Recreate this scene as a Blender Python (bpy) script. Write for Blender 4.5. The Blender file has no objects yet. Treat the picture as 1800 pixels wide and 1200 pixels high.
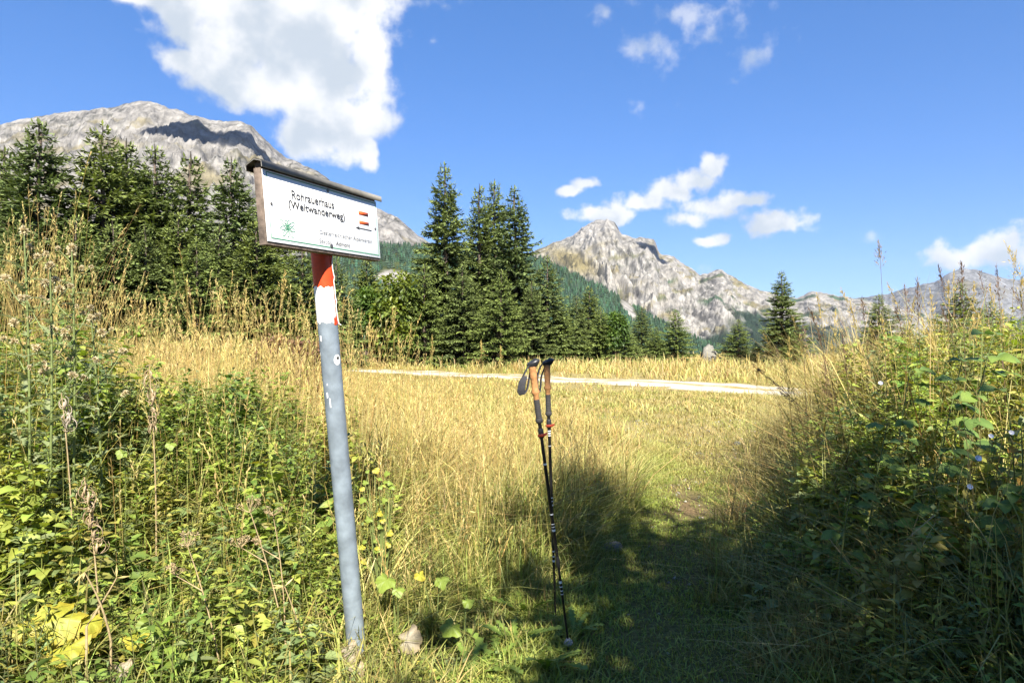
import bpy, math, random
import numpy as np
from mathutils import Vector, Matrix

random.seed(7)
RNG = np.random.default_rng(11)
SC = bpy.context.scene
COL = SC.collection
EYE = 1.45
F = 1200.0                      # focal length in photo pixels (photo 1800 x 1200)

# ------------------------------------------------------------------ camera
cam_d = bpy.data.cameras.new('camera')
cam_d.lens = 24.0
cam_d.sensor_width = 36.0
cam_d.clip_start = 0.05
cam_d.clip_end = 30000
cam = bpy.data.objects.new('camera', cam_d)
COL.objects.link(cam)
cam.location = (0, 0, EYE)
cam.rotation_euler = (math.radians(90), 0, 0)
SC.camera = cam

# ------------------------------------------------------------------ sun, sky
SUN_EL = math.radians(42)
SUN_AZ = math.radians(180 - 10.0)          # clockwise from +Y: behind the camera, a little to the right
to_sun = Vector((math.cos(SUN_EL) * math.sin(SUN_AZ), math.cos(SUN_EL) * math.cos(SUN_AZ), math.sin(SUN_EL)))
sun_d = bpy.data.lights.new('sun', 'SUN')
sun_d.energy = 5.0
sun_d.angle = math.radians(0.5)
sun_d.color = (1.0, 0.95, 0.86)
sun = bpy.data.objects.new('sun', sun_d)
COL.objects.link(sun)
sun.location = to_sun * 60
sun.rotation_euler = to_sun.to_track_quat('Z', 'Y').to_euler()

SC.view_settings.view_transform = 'Standard'
SC.view_settings.look = 'None'
SC.view_settings.exposure = 1.65
SC.view_settings.gamma = 1.0
SC.view_settings.use_curve_mapping = False
SC.cycles.max_bounces = 6
SC.cycles.diffuse_bounces = 3
SC.cycles.glossy_bounces = 2
SC.cycles.transmission_bounces = 4
SC.cycles.transparent_max_bounces = 4
SC.cycles.caustics_reflective = False
SC.cycles.caustics_refractive = False
SC.cycles.use_denoising = True

world = bpy.data.worlds.new('World')
SC.world = world
world.use_nodes = True
wt = world.node_tree
wt.nodes.clear()
def wn(kind, **kw):
    n = wt.nodes.new(kind)
    for k, v in kw.items():
        setattr(n, k, v)
    return n
def wl(a, b):
    wt.links.new(a, b)
def wmath(op, a, b=None, c=None, clamp=False):
    n = wn('ShaderNodeMath', operation=op, use_clamp=clamp)
    for i, v in enumerate((a, b, c)):
        if v is None:
            continue
        if isinstance(v, (int, float)):
            n.inputs[i].default_value = v
        else:
            wl(v, n.inputs[i])
    return n.outputs[0]

def build_world():
    out = wn('ShaderNodeOutputWorld')
    bg = wn('ShaderNodeBackground')
    sky = wn('ShaderNodeTexSky', sky_type='NISHITA', sun_disc=False)
    sky.sun_elevation = SUN_EL
    sky.sun_rotation = SUN_AZ
    sky.altitude = 1200
    sky.air_density = 1.0
    sky.dust_density = 0.3
    sky.ozone_density = 2.0
    hs = wn('ShaderNodeHueSaturation')
    hs.inputs['Saturation'].default_value = SKY_SAT
    hs.inputs['Value'].default_value = SKY_VAL
    wl(sky.outputs[0], hs.inputs['Color'])
    gm = wn('ShaderNodeGamma'); gm.inputs['Gamma'].default_value = 0.66
    wl(hs.outputs[0], gm.inputs['Color'])
    tint = wn('ShaderNodeVectorMath', operation='MULTIPLY')
    wl(gm.outputs[0], tint.inputs[0]); tint.inputs[1].default_value = SKY_TINT
    tc = wn('ShaderNodeTexCoord')
    nrm = wn('ShaderNodeVectorMath', operation='NORMALIZE')
    wl(tc.outputs['Generated'], nrm.inputs[0])
    sep = wn('ShaderNodeSeparateXYZ')
    wl(nrm.outputs[0], sep.inputs[0])
    az = wmath('ARCTAN2', sep.outputs[0], sep.outputs[1])
    el = wmath('ARCSINE', sep.outputs[2])
    comb = wn('ShaderNodeCombineXYZ')
    wl(az, comb.inputs[0]); wl(el, comb.inputs[1])
    # domain-warp the angular position a little so that cloud outlines curl
    n0 = wn('ShaderNodeTexNoise')
    n0.inputs['Scale'].default_value = 9.0
    n0.inputs['Detail'].default_value = 5.0
    wl(nrm.outputs[0], n0.inputs['Vector'])
    sub = wn('ShaderNodeVectorMath', operation='SUBTRACT')
    wl(n0.outputs['Color'], sub.inputs[0]); sub.inputs[1].default_value = (0.5, 0.5, 0.5)
    sca = wn('ShaderNodeVectorMath', operation='MULTIPLY')
    wl(sub.outputs[0], sca.inputs[0]); sca.inputs[1].default_value = (0.07, 0.05, 0)
    add = wn('ShaderNodeVectorMath', operation='ADD')
    wl(comb.outputs[0], add.inputs[0]); wl(sca.outputs[0], add.inputs[1])
    pos = add.outputs[0]
    def field(ells, k):
        res = None
        for (px, py, rx, ry) in ells:
            a = math.atan((px - 900) / F)
            e = math.atan((600 - py) / F * math.cos(a))
            s = wn('ShaderNodeVectorMath', operation='SUBTRACT')
            wl(pos, s.inputs[0]); s.inputs[1].default_value = (a, e, 0)
            m = wn('ShaderNodeVectorMath', operation='MULTIPLY')
            wl(s.outputs[0], m.inputs[0])
            m.inputs[1].default_value = (F / rx / math.cos(a) ** 2 * 1.0, F / ry / math.cos(a), 0)
            ln = wn('ShaderNodeVectorMath', operation='LENGTH')
            wl(m.outputs[0], ln.inputs[0])
            res = ln.outputs['Value'] if res is None else wmath('SMOOTH_MIN', res, ln.outputs['Value'], k)
        return res
    big = field([(480, 35, 235, 95), (290, 0, 120, 42), (570, 150, 125, 108), (440, 140, 125, 55), (320, 108, 70, 26), (400, 80, 110, 50),
                 (590, 222, 95, 60), (650, 105, 42, 80), (642, 272, 22, 30), (520, -70, 300, 90), (230, 0, 60, 18), (520, 232, 70, 42)], 0.3)
    mid = field([(1078, 371, 66, 16), (1128, 354, 66, 22), (1180, 336, 60, 26), (1232, 312, 58, 30), (1262, 294, 36, 22), 
                 (1250, 362, 84, 28), (1212, 380, 56, 19), (1305, 352, 44, 17), (1362, 393, 70, 26), (1240, 423, 34, 12), (1268, 415, 26, 13),
                 (1012, 334, 28, 12), (1030, 322, 24, 12), (1770, 418, 95, 34), (1690, 442, 80, 27), (1870, 412, 100, 50)], 0.2)
    wis = field([(1135, 90, 75, 62), (1275, 45, 85, 40), (1065, 8, 65, 28), (1320, 100, 50, 24), (1190, 30, 80, 26),
                 (735, 120, 30, 22), (765, 68, 18, 12), (1222, 462, 22, 18), (1527, 410, 20, 11)], 0.2)
    fb = wn('ShaderNodeTexNoise')
    fb.inputs['Scale'].default_value = 14.0
    fb.inputs['Detail'].default_value = 9.0
    fb.inputs['Roughness'].default_value = 0.55
    wl(nrm.outputs[0], fb.inputs['Vector'])
    fbv = wmath('SUBTRACT', fb.outputs['Fac'], 0.5)
    fb2 = wn('ShaderNodeTexNoise')
    fb2.inputs['Scale'].default_value = 30.0; fb2.inputs['Detail'].default_value = 8.0; fb2.inputs['Roughness'].default_value = 0.55
    wl(nrm.outputs[0], fb2.inputs['Vector'])
    fbs = wmath('SUBTRACT', fb2.outputs['Fac'], 0.5)
    def smooth(v, lo, hi):
        n = wn('ShaderNodeMapRange', interpolation_type='SMOOTHSTEP')
        wl(v, n.inputs['Value'])
        n.inputs['From Min'].default_value = lo
        n.inputs['From Max'].default_value = hi
        return n.outputs['Result']
    def dens(d, amp, amp2):
        return wmath('ADD', wmath('SUBTRACT', 1.0, d), wmath('ADD', wmath('MULTIPLY', fbv, amp), wmath('MULTIPLY', fbs, amp2)))
    db = dens(big, 1.4, 0.9)
    dm = dens(mid, 0.5, 2.3)
    dw = dens(wis, 1.6, 5.5)
    # elsewhere the same scattered fair-weather clouds go on
    gen = wn('ShaderNodeTexNoise')
    gen.inputs['Scale'].default_value = 2.6
    gen.inputs['Detail'].default_value = 8.0
    wl(nrm.outputs[0], gen.inputs['Vector'])
    outside = smooth(wmath('ABSOLUTE', az), 0.78, 1.0)
    dg = wmath('MULTIPLY', smooth(gen.outputs['Fac'], 0.62, 0.74), outside)
    ab = smooth(db, 0.0, 0.46)
    am = smooth(dm, -0.08, 0.55)
    aw = wmath('MULTIPLY', smooth(dw, 0.1, 1.9), 0.55)
    alpha = wmath('MAXIMUM', wmath('MAXIMUM', ab, am), wmath('MAXIMUM', aw, dg))
    alpha = wmath('MULTIPLY', alpha, 0.97)
    sh = wn('ShaderNodeTexNoise')
    sh.inputs['Scale'].default_value = 11.0
    sh.inputs['Detail'].default_value = 5.0
    off = wn('ShaderNodeVectorMath', operation='ADD')
    wl(nrm.outputs[0], off.inputs[0]); off.inputs[1].default_value = (0.3, 0.1, 0.71)
    wl(off.outputs[0], sh.inputs['Vector'])
    shade = smooth(sh.outputs['Fac'], 0.38, 0.58)
    cc = wn('ShaderNodeMix', data_type='RGBA')
    wl(shade, cc.inputs[0])
    cc.inputs[6].default_value = (0.215, 0.24, 0.268, 1)
    cc.inputs[7].default_value = (0.345, 0.347, 0.35, 1)
    skym = wn('ShaderNodeVectorMath', operation='SCALE')
    wl(tint.outputs[0], skym.inputs[0]); skym.inputs['Scale'].default_value = SKY_STRENGTH
    mix = wn('ShaderNodeMix', data_type='RGBA')
    wl(alpha, mix.inputs[0]); wl(skym.outputs[0], mix.inputs[6]); wl(cc.outputs[2], mix.inputs[7])
    wl(mix.outputs[2], bg.inputs['Color'])
    bg.inputs['Strength'].default_value = 1.0
    wl(bg.outputs[0], out.inputs['Surface'])
SKY_STRENGTH = 0.104
SKY_SAT = 1.3
SKY_TINT = (0.52, 0.67, 1.0)
SKY_VAL = 1.0
build_world()

# ------------------------------------------------------------------ noise
def _hash(ix, iy, seed):
    h = (ix.astype(np.int64) * 374761393 + iy.astype(np.int64) * 668265263 + seed * 974711) & 0x7fffffff
    h = ((h ^ (h >> 13)) * 1274126177) & 0x7fffffff
    h = h ^ (h >> 16)
    return (h % 65536) / 65536.0 * 2 * math.pi
def pn(x, y, seed=0):
    x = np.asarray(x, float); y = np.asarray(y, float)
    ix = np.floor(x); iy = np.floor(y)
    fx = x - ix; fy = y - iy
    def g(ox, oy):
        a = _hash(ix + ox, iy + oy, seed)
        return np.cos(a) * (fx - ox) + np.sin(a) * (fy - oy)
    u = fx * fx * fx * (fx * (fx * 6 - 15) + 10)
    v = fy * fy * fy * (fy * (fy * 6 - 15) + 10)
    a = g(0, 0) * (1 - u) + g(1, 0) * u
    b = g(0, 1) * (1 - u) + g(1, 1) * u
    return (a * (1 - v) + b * v) * 1.5
def fbm(x, y, o=4, seed=0, gain=0.5):
    s = 0; a = 1; t = 0
    for i in range(o):
        s = s + a * pn(x * 2 ** i, y * 2 ** i, seed + i * 17); t += a; a *= gain
    return s / t
def ridged(x, y, o=4, seed=0):
    s = 0; a = 1; t = 0
    for i in range(o):
        s = s + a * (1 - 2.2 * np.abs(pn(x * 2 ** i, y * 2 ** i, seed + i * 31))); t += a; a *= 0.5
    return s / t
def S(a, b, x):
    t = np.clip((np.asarray(x, float) - a) / (b - a), 0, 1)
    return t * t * (3 - 2 * t)
def W(px, py, Y):
    """point at depth Y (metres) seen at photo pixel px, py"""
    return np.array([(px - 900) / F * Y, Y, EYE - (py - 600) / F * Y])

# ------------------------------------------------------------------ ground height
def g(x, y):
    x = np.asarray(x, float); y = np.asarray(y, float)
    z = 0.03 * pn(x * 0.9, y * 0.9, 3) + 0.06 * pn(x * 0.23, y * 0.23, 5) * S(4, 12, y)
    z = z + 0.36 * S(-0.17, -0.42, x / np.maximum(y, 1.0)) * S(2.6, 6.5, y) * S(24, 13, y) * S(-.5, -1.6, x)
    z = z + 0.62 * S(1.35, 3.0, x - 0.28 * (y - 4)) * S(2.0, 4.5, y) * S(11, 7, y)
    z = z + 0.25 * S(-0.8, -2.4, x) * S(1.2, 2.6, y) * S(6, 4, y)
    r = np.hypot(x, y)
    z = z - 30 * S(75, 190, r)
    return z

# ------------------------------------------------------------------ materials
def mat(name):
    m = bpy.data.materials.new(name)
    m.use_nodes = True
    return m, m.node_tree, m.node_tree.nodes['Principled BSDF']
def simple(name, col, rough=0.6, metal=0.0, noise=0.0, nscale=30.0, bump=0.0, spec=0.5):
    m, t, b = mat(name)
    b.inputs['Roughness'].default_value = rough
    b.inputs['Metallic'].default_value = metal
    b.inputs['Specular IOR Level'].default_value = spec
    if noise or bump:
        tc = t.nodes.new('ShaderNodeTexCoord')
        n = t.nodes.new('ShaderNodeTexNoise')
        n.inputs['Scale'].default_value = nscale
        n.inputs['Detail'].default_value = 6
        t.links.new(tc.outputs['Object'], n.inputs['Vector'])
        if noise:
            r = t.nodes.new('ShaderNodeValToRGB')
            lo = [max(0, c * (1 - noise)) for c in col]
            hi = [min(1, c * (1 + noise)) for c in col]
            r.color_ramp.elements[0].position = 0.3
            r.color_ramp.elements[1].position = 0.7
            r.color_ramp.elements[0].color = (*lo, 1)
            r.color_ramp.elements[1].color = (*hi, 1)
            t.links.new(n.outputs['Fac'], r.inputs['Fac'])
            t.links.new(r.outputs['Color'], b.inputs['Base Color'])
        if bump:
            bp = t.nodes.new('ShaderNodeBump')
            bp.inputs['Strength'].default_value = bump
            bp.inputs['Distance'].default_value = 0.01
            t.links.new(n.outputs['Fac'], bp.inputs['Height'])
            t.links.new(bp.outputs['Normal'], b.inputs['Normal'])
    if not noise:
        b.inputs['Base Color'].default_value = (*col, 1)
    return m
def leafmat(name, trans=0.32, rough=0.5, spec=0.35, vscale=25.0):
    """leaf surface: colour of each leaf from its own attribute, a little mottling, light passing through"""
    m, t, b = mat(name)
    at = t.nodes.new('ShaderNodeAttribute'); at.attribute_name = 'Col'
    tc = t.nodes.new('ShaderNodeTexCoord')
    n = t.nodes.new('ShaderNodeTexNoise')
    n.inputs['Scale'].default_value = vscale; n.inputs['Detail'].default_value = 3
    t.links.new(tc.outputs['Object'], n.inputs['Vector'])
    mr = t.nodes.new('ShaderNodeMapRange')
    mr.inputs['To Min'].default_value = 0.45; mr.inputs['To Max'].default_value = 1.0
    t.links.new(n.outputs['Fac'], mr.inputs['Value'])
    mu = t.nodes.new('ShaderNodeVectorMath'); mu.operation = 'SCALE'
    t.links.new(at.outputs['Color'], mu.inputs[0]); t.links.new(mr.outputs['Result'], mu.inputs['Scale'])
    t.links.new(mu.outputs[0], b.inputs['Base Color'])
    b.inputs['Roughness'].default_value = rough
    b.inputs['Specular IOR Level'].default_value = spec
    tr = t.nodes.new('ShaderNodeBsdfTranslucent')
    hs = t.nodes.new('ShaderNodeHueSaturation')
    hs.inputs['Saturation'].default_value = 1.15; hs.inputs['Value'].default_value = 1.3
    t.links.new(mu.outputs[0], hs.inputs['Color']); t.links.new(hs.outputs[0], tr.inputs['Color'])
    mx = t.nodes.new('ShaderNodeMixShader'); mx.inputs[0].default_value = trans
    t.links.new(b.outputs[0], mx.inputs[1]); t.links.new(tr.outputs[0], mx.inputs[2])
    t.links.new(mx.outputs[0], t.nodes['Material Output'].inputs['Surface'])
    return m
def groundmat(name, fine=60.0, bump=0.6, dist=0.03, amp=0.45, vein=0.0):
    m, t, b = mat(name)
    at = t.nodes.new('ShaderNodeAttribute'); at.attribute_name = 'Col'
    tc = t.nodes.new('ShaderNodeTexCoord')
    n = t.nodes.new('ShaderNodeTexNoise')
    n.inputs['Scale'].default_value = fine; n.inputs['Detail'].default_value = 8
    n.inputs['Roughness'].default_value = 0.65
    t.links.new(tc.outputs['Object'], n.inputs['Vector'])
    mr = t.nodes.new('ShaderNodeMapRange')
    mr.inputs['From Min'].default_value = 0.3; mr.inputs['From Max'].default_value = 0.7
    mr.inputs['To Min'].default_value = (1 - amp) * .62; mr.inputs['To Max'].default_value = (1 + amp) * .62
    t.links.new(n.outputs['Fac'], mr.inputs['Value'])
    mu = t.nodes.new('ShaderNodeVectorMath'); mu.operation = 'SCALE'
    t.links.new(at.outputs['Color'], mu.inputs[0]); t.links.new(mr.outputs['Result'], mu.inputs['Scale'])
    t.links.new(mu.outputs[0], b.inputs['Base Color'])
    b.inputs['Roughness'].default_value = 0.95
    b.inputs['Specular IOR Level'].default_value = 0.1
    bp = t.nodes.new('ShaderNodeBump')
    bp.inputs['Strength'].default_value = bump; bp.inputs['Distance'].default_value = dist
    t.links.new(n.outputs['Fac'], bp.inputs['Height']); t.links.new(bp.outputs['Normal'], b.inputs['Normal'])
    return m

M = {}
M['leaf'] = leafmat('leaf_tissue', 0.33)
M['straw'] = leafmat('grass_blade', 0.28, 0.55, 0.3, 18.0)
M['needle'] = leafmat('spruce_needles', 0.10, 0.6, 0.2, 3.0)
M['far_needle'] = leafmat('far_needles', 0.0, 0.8, 0.1, 0.05)
M['ground'] = groundmat('meadow_soil', 45, 0.8, 0.03, 0.5)
M['gravel'] = groundmat('pale_gravel', 25, 0.8, 0.03, 0.25)
M['rock_face'] = groundmat('limestone_slope', 0.022, 1.0, 14.0, 0.5)
def crevices(m):
    t = m.node_tree; b = t.nodes['Principled BSDF']
    src = b.inputs['Base Color'].links[0].from_socket
    tc = t.nodes.new('ShaderNodeTexCoord'); mp = t.nodes.new('ShaderNodeMapping')
    mp.inputs['Scale'].default_value = (0.022, 0.010, 0.012)
    t.links.new(tc.outputs['Object'], mp.inputs['Vector'])
    n = t.nodes.new('ShaderNodeTexNoise'); n.noise_type = 'RIDGED_MULTIFRACTAL'
    n.inputs['Scale'].default_value = 1.0; n.inputs['Detail'].default_value = 9; n.inputs['Roughness'].default_value = 0.6
    t.links.new(mp.outputs[0], n.inputs['Vector'])
    mr = t.nodes.new('ShaderNodeMapRange'); mr.inputs['From Min'].default_value = 0.3; mr.inputs['From Max'].default_value = 1.3
    mr.inputs['To Min'].default_value = 1.2; mr.inputs['To Max'].default_value = 0.55
    t.links.new(n.outputs['Fac'], mr.inputs['Value'])
    mu = t.nodes.new('ShaderNodeVectorMath'); mu.operation = 'SCALE'
    t.links.new(src, mu.inputs[0]); t.links.new(mr.outputs['Result'], mu.inputs['Scale'])
    t.links.new(mu.outputs[0], b.inputs['Base Color'])
    bp = t.nodes.new('ShaderNodeBump'); bp.invert = True; bp.inputs['Strength'].default_value = 1.0; bp.inputs['Distance'].default_value = 18.0
    t.links.new(n.outputs['Fac'], bp.inputs['Height'])
    old = b.inputs['Normal'].links[0].from_node
    t.links.new(old.outputs['Normal'], bp.inputs['Normal']); t.links.new(bp.outputs['Normal'], b.inputs['Normal'])
crevices(M['rock_face'])
M['bark'] = simple('spruce_bark', (0.11, 0.08, 0.06), 0.9, 0, 0.4, 12, 0.6)
M['stem'] = simple('dry_stalk', (0.30, 0.22, 0.11), 0.7, 0, 0.25, 40)
M['green_stem'] = simple('green_stalk', (0.12, 0.15, 0.04), 0.6, 0, 0.25, 40)
M['stone'] = simple('limestone', (0.16, 0.15, 0.125), 0.9, 0, 0.25, 9, 0.8)

# ------------------------------------------------------------------ mesh helpers
class Bulk:
    def __init__(s):
        s.v = []; s.c = []; s.t = []; s.q = []; s.n = 0
    def add(s, v, c, t=None, q=None):
        v = np.asarray(v, np.float32).reshape(-1, 3)
        c = np.asarray(c, np.float32)
        if c.ndim == 1:
            c = np.broadcast_to(c, (len(v), 3))
        s.v.append(v); s.c.append(c.reshape(-1, 3))
        if t is not None and len(t): s.t.append(np.asarray(t, np.int64).reshape(-1, 3) + s.n)
        if q is not None and len(q): s.q.append(np.asarray(q, np.int64).reshape(-1, 4) + s.n)
        s.n += len(v)
    def mesh(s, name, material, smooth=False, offset=(0, 0, 0)):
        v = np.concatenate(s.v) - np.asarray(offset, np.float32)
        c = np.concatenate(s.c)
        t = np.concatenate(s.t) if s.t else np.zeros((0, 3), np.int64)
        q = np.concatenate(s.q) if s.q else np.zeros((0, 4), np.int64)
        me = bpy.data.meshes.new(name)
        me.vertices.add(len(v)); me.vertices.foreach_set('co', v.astype(np.float32).ravel())
        nl = t.size + q.size
        me.loops.add(nl)
        me.loops.foreach_set('vertex_index', np.concatenate([t.ravel(), q.ravel()]).astype(np.int32))
        me.polygons.add(len(t) + len(q))
        st = np.concatenate([np.arange(len(t)) * 3, t.size + np.arange(len(q)) * 4]).astype(np.int32)
        me.polygons.foreach_set('loop_start', st)
        me.update(calc_edges=True)
        if smooth:
            me.polygons.foreach_set('use_smooth', np.ones(len(t) + len(q), bool))
        a = me.color_attributes.new('Col', 'FLOAT_COLOR', 'POINT')
        rgba = np.ones((len(v), 4), np.float32); rgba[:, :3] = np.clip(c, 0, 1)
        a.data.foreach_set('color', rgba.ravel())
        me.materials.append(M[material] if isinstance(material, str) else material)
        return me
    def obj(s, name, material, parent=None, smooth=False, offset=(0, 0, 0)):
        return link(name, s.mesh(name, material, smooth, offset), parent)
def link(name, me, parent=None):
    o = bpy.data.objects.new(name, me)
    COL.objects.link(o)
    if parent is not None: o.parent = parent
    return o
def tag(o, label, cat, group=None):
    o['label'] = label; o['category'] = cat
    if group: o['group'] = group
    return o
def thing(name, loc, label, cat, group=None):
    o = bpy.data.objects.new(name, None); COL.objects.link(o)
    o.empty_display_size = 0.1
    o.location = loc
    return tag(o, label, cat, group)
def structure(o):
    o['kind'] = 'structure'; return o
def stuff(o, label, cat):
    o['kind'] = 'stuff'; o['label'] = label; o['category'] = cat; return o
def norm(a):
    return a / np.maximum(np.linalg.norm(a, axis=-1, keepdims=True), 1e-9)

def tubes(B, paths, radii, col, sides=3):
    """paths (n,k,3), radii (n,k), col (n,3) or (n,k,3)"""
    paths = np.asarray(paths, float)
    n, k, _ = paths.shape
    radii = np.broadcast_to(np.asarray(radii, float), (n, k))
    tan = np.gradient(paths, axis=1) if k > 1 else paths
    tan = norm(tan)
    ref = np.where(np.abs(tan[..., 2:3]) > 0.9, np.array([1.0, 0, 0]), np.array([0, 0, 1.0]))
    a = norm(np.cross(tan, ref)); b = np.cross(tan, a)
    ang = np.arange(sides) / sides * 2 * math.pi
    ring = paths[:, :, None, :] + radii[:, :, None, None] * (np.cos(ang)[None, None, :, None] * a[:, :, None, :] + np.sin(ang)[None, None, :, None] * b[:, :, None, :])
    col = np.asarray(col, float)
    if col.ndim == 1: col = np.broadcast_to(col, (n, 3))
    if col.ndim == 2: col = np.broadcast_to(col[:, None, :], (n, k, 3))
    cc = np.broadcast_to(col[:, :, None, :], (n, k, sides, 3))
    idx = np.arange(n * k * sides).reshape(n, k, sides)
    i0 = idx[:, :-1, :]; i1 = idx[:, 1:, :]
    q = np.stack([i0, np.roll(i0, -1, 2), np.roll(i1, -1, 2), i1], -1).reshape(-1, 4)
    B.add(ring, cc, q=q)
def leaves(B, P, D, U, L, Wd, C, bend=0.25, fold=0.25, tip=None, s1=0.32, s2=0.68, w2=0.8):
    P = np.asarray(P, float); n = len(P)
    D = norm(np.asarray(D, float)); U = np.asarray(U, float)
    Sd = norm(np.cross(D, U)); N = np.cross(Sd, D)
    L = np.broadcast_to(np.asarray(L, float), (n,))[:, None]
    Wd = np.broadcast_to(np.asarray(Wd, float), (n,))[:, None]
    bend = np.broadcast_to(np.asarray(bend, float), (n,))[:, None]
    def pt(t, side, w):
        return P + D * L * t + Sd * side * w * Wd * 0.5 + N * (fold * abs(side) * w * Wd * 0.5 - bend * L * t * t)
    vs = np.stack([pt(0, 0, 0), pt(s1, -1, 1), pt(s1, 0, 1), pt(s1, 1, 1), pt(s2, -1, w2), pt(s2, 0, w2), pt(s2, 1, w2), pt(1, 0, 0)], 1)
    i = np.arange(n)[:, None] * 8
    t = np.concatenate([i + np.array([[0, 2, 1]]), i + np.array([[0, 3, 2]]), i + np.array([[4, 5, 7]]), i + np.array([[5, 6, 7]])])
    q = np.concatenate([i + np.array([[1, 2, 5, 4]]), i + np.array([[2, 3, 6, 5]])])
    C = np.asarray(C, float)
    if C.ndim == 1: C = np.broadcast_to(C, (n, 3))
    T = C if tip is None else np.asarray(tip, float)
    cc = np.stack([C * 0.95, C, C * 1.08, C, C * 0.5 + T * 0.5, (C * 0.5 + T * 0.5) * 1.08, C * 0.5 + T * 0.5, T], 1)
    B.add(vs, cc, t=t, q=q)
def small_leaves(B, P, D, U, L, Wd, C, bend=0.25, fold=0.25):
    P = np.asarray(P, float); n = len(P); D = norm(np.asarray(D, float))
    Sd = norm(np.cross(D, np.asarray(U, float))); N = np.cross(Sd, D)
    L = np.asarray(L, float)[:, None]; Wd = np.asarray(Wd, float)[:, None]; bend = np.asarray(bend, float)[:, None]
    m = P + D * L * .42; up = N * (fold * Wd * .5)
    vs = np.stack([P, m - Sd * Wd * .5 + up, m, m + Sd * Wd * .5 + up, P + D * L - N * bend * L], 1)
    cc = np.stack([C * .95, C, C * 1.08, C, C], 1); i = np.arange(n)[:, None] * 5
    B.add(vs, cc, t=np.concatenate([i + np.array([[0, 2, 1]]), i + np.array([[0, 3, 2]]), i + np.array([[1, 2, 4]]), i + np.array([[2, 3, 4]])]))
def diamonds(B, P, D, U, L, Wd, C, T=None, fold=0.0):
    P = np.asarray(P, float); n = len(P)
    D = norm(np.asarray(D, float))
    Sd = norm(np.cross(D, np.asarray(U, float))); N = np.cross(Sd, D)
    L = np.broadcast_to(np.asarray(L, float), (n,))[:, None]
    Wd = np.broadcast_to(np.asarray(Wd, float), (n,))[:, None]
    m = P + D * L * 0.45
    vs = np.stack([P, m - Sd * Wd * .5 - N * fold * Wd, P + D * L, m + Sd * Wd * .5 - N * fold * Wd], 1)
    C = np.asarray(C, float)
    if C.ndim == 1: C = np.broadcast_to(C, (n, 3))
    T = C if T is None else T
    cc = np.stack([C, (C + T) / 2, T, (C + T) / 2], 1)
    i = np.arange(n)[:, None] * 4
    if fold:
        B.add(vs, cc, t=np.concatenate([i + np.array([[0, 1, 2]]), i + np.array([[0, 2, 3]])]))
    else:
        B.add(vs, cc, q=i + np.array([[0, 1, 2, 3]]))
def blades(B, P, H, Wd, az, lean, curve, C, T, segs=3):
    P = np.asarray(P, float); n = len(P)
    H = np.asarray(H, float)[:, None]; Wd = np.broadcast_to(np.asarray(Wd, float), (n,))[:, None]
    d = np.stack([np.cos(az), np.sin(az), np.zeros(n)], 1)
    fa = az + RNG.uniform(-1, 1, n) + math.pi / 2
    s = np.stack([np.cos(fa), np.sin(fa), np.zeros(n)], 1)
    lean = np.clip(np.broadcast_to(np.asarray(lean, float), (n,))[:, None], -.75, .75)
    H = np.minimum(H, .35 + np.percentile(H, 90))
    curve = np.broadcast_to(np.asarray(curve, float), (n,))[:, None]
    ts = [0, 0.38, 0.74, 1.0] if segs == 3 else [0, 0.55, 1.0]
    ws = [0.8, 1.0, 0.62, 0] if segs == 3 else [0.9, 0.8, 0]
    rows = []; cols = []
    for t, w in zip(ts, ws):
        p = P + d * (H * (lean * t + curve * t * t)) + np.array([0, 0, 1.0]) * H * (t - 0.45 * curve * t * t - 0.15 * np.abs(lean) * t)
        c = C * (1 - t) + T * t
        if w:
            rows += [p - s * Wd * w * .5, p + s * Wd * w * .5]; cols += [c, c]
        else:
            rows.append(p); cols.append(c)
    vs = np.stack(rows, 1); cc = np.stack(cols, 1); k = vs.shape[1]
    i = np.arange(n)[:, None] * k
    q = [i + np.array([[2 * j, 2 * j + 1, 2 * j + 3, 2 * j + 2]]) for j in range(segs - 1)]
    t = i + np.array([[k - 3, k - 2, k - 1]])
    B.add(vs, cc, t=t, q=np.concatenate(q))
    return vs[:, -1, :], d
def revolve(prof, axis0, axis1, sides=16, cap=True):
    """prof: (s metres along axis, radius); returns verts, quads, tris in world space"""
    a0 = np.asarray(axis0, float); ax = norm(np.asarray(axis1, float) - a0)
    e1 = norm(np.cross(ax, [0, 1, 0])); e1 = -e1 if e1[0] < 0 else e1
    e2 = np.cross(ax, e1)
    ang = np.arange(sides) / sides * 2 * math.pi
    v = []
    for sv, r in prof:
        v.append(a0 + ax * sv + r * (np.cos(ang)[:, None] * e1 + np.sin(ang)[:, None] * e2))
    k = len(prof)
    v = np.concatenate(v)
    idx = np.arange(k * sides).reshape(k, sides)
    q = np.stack([idx[:-1], np.roll(idx[:-1], -1, 1), np.roll(idx[1:], -1, 1), idx[1:]], -1).reshape(-1, 4)
    t = []
    if cap:
        v = np.concatenate([v, [a0 + ax * prof[0][0]], [a0 + ax * prof[-1][0]]])
        for j in range(sides):
            t.append((k * sides, (j + 1) % sides, j))
            t.append((k * sides + 1, (k - 1) * sides + j, (k - 1) * sides + (j + 1) % sides))
    return v, q, np.array(t).reshape(-1, 3)
def revobj(name, prof, a0, a1, material, parent, base, sides=16, smooth=True, cap=True):
    v, q, t = revolve(prof, a0, a1, sides, cap)
    B = Bulk(); B.add(v, (0.5, 0.5, 0.5), t=t, q=q)
    me = B.mesh(name, material, smooth, base)
    o = link(name, me, parent)
    if smooth: me.set_sharp_from_angle(angle=math.radians(40))
    return o
def prism(pts8):
    q = [(0, 3, 2, 1), (4, 5, 6, 7), (0, 1, 5, 4), (1, 2, 6, 5), (2, 3, 7, 6), (3, 0, 4, 7)]
    return np.asarray(pts8, float), np.array(q)
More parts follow.
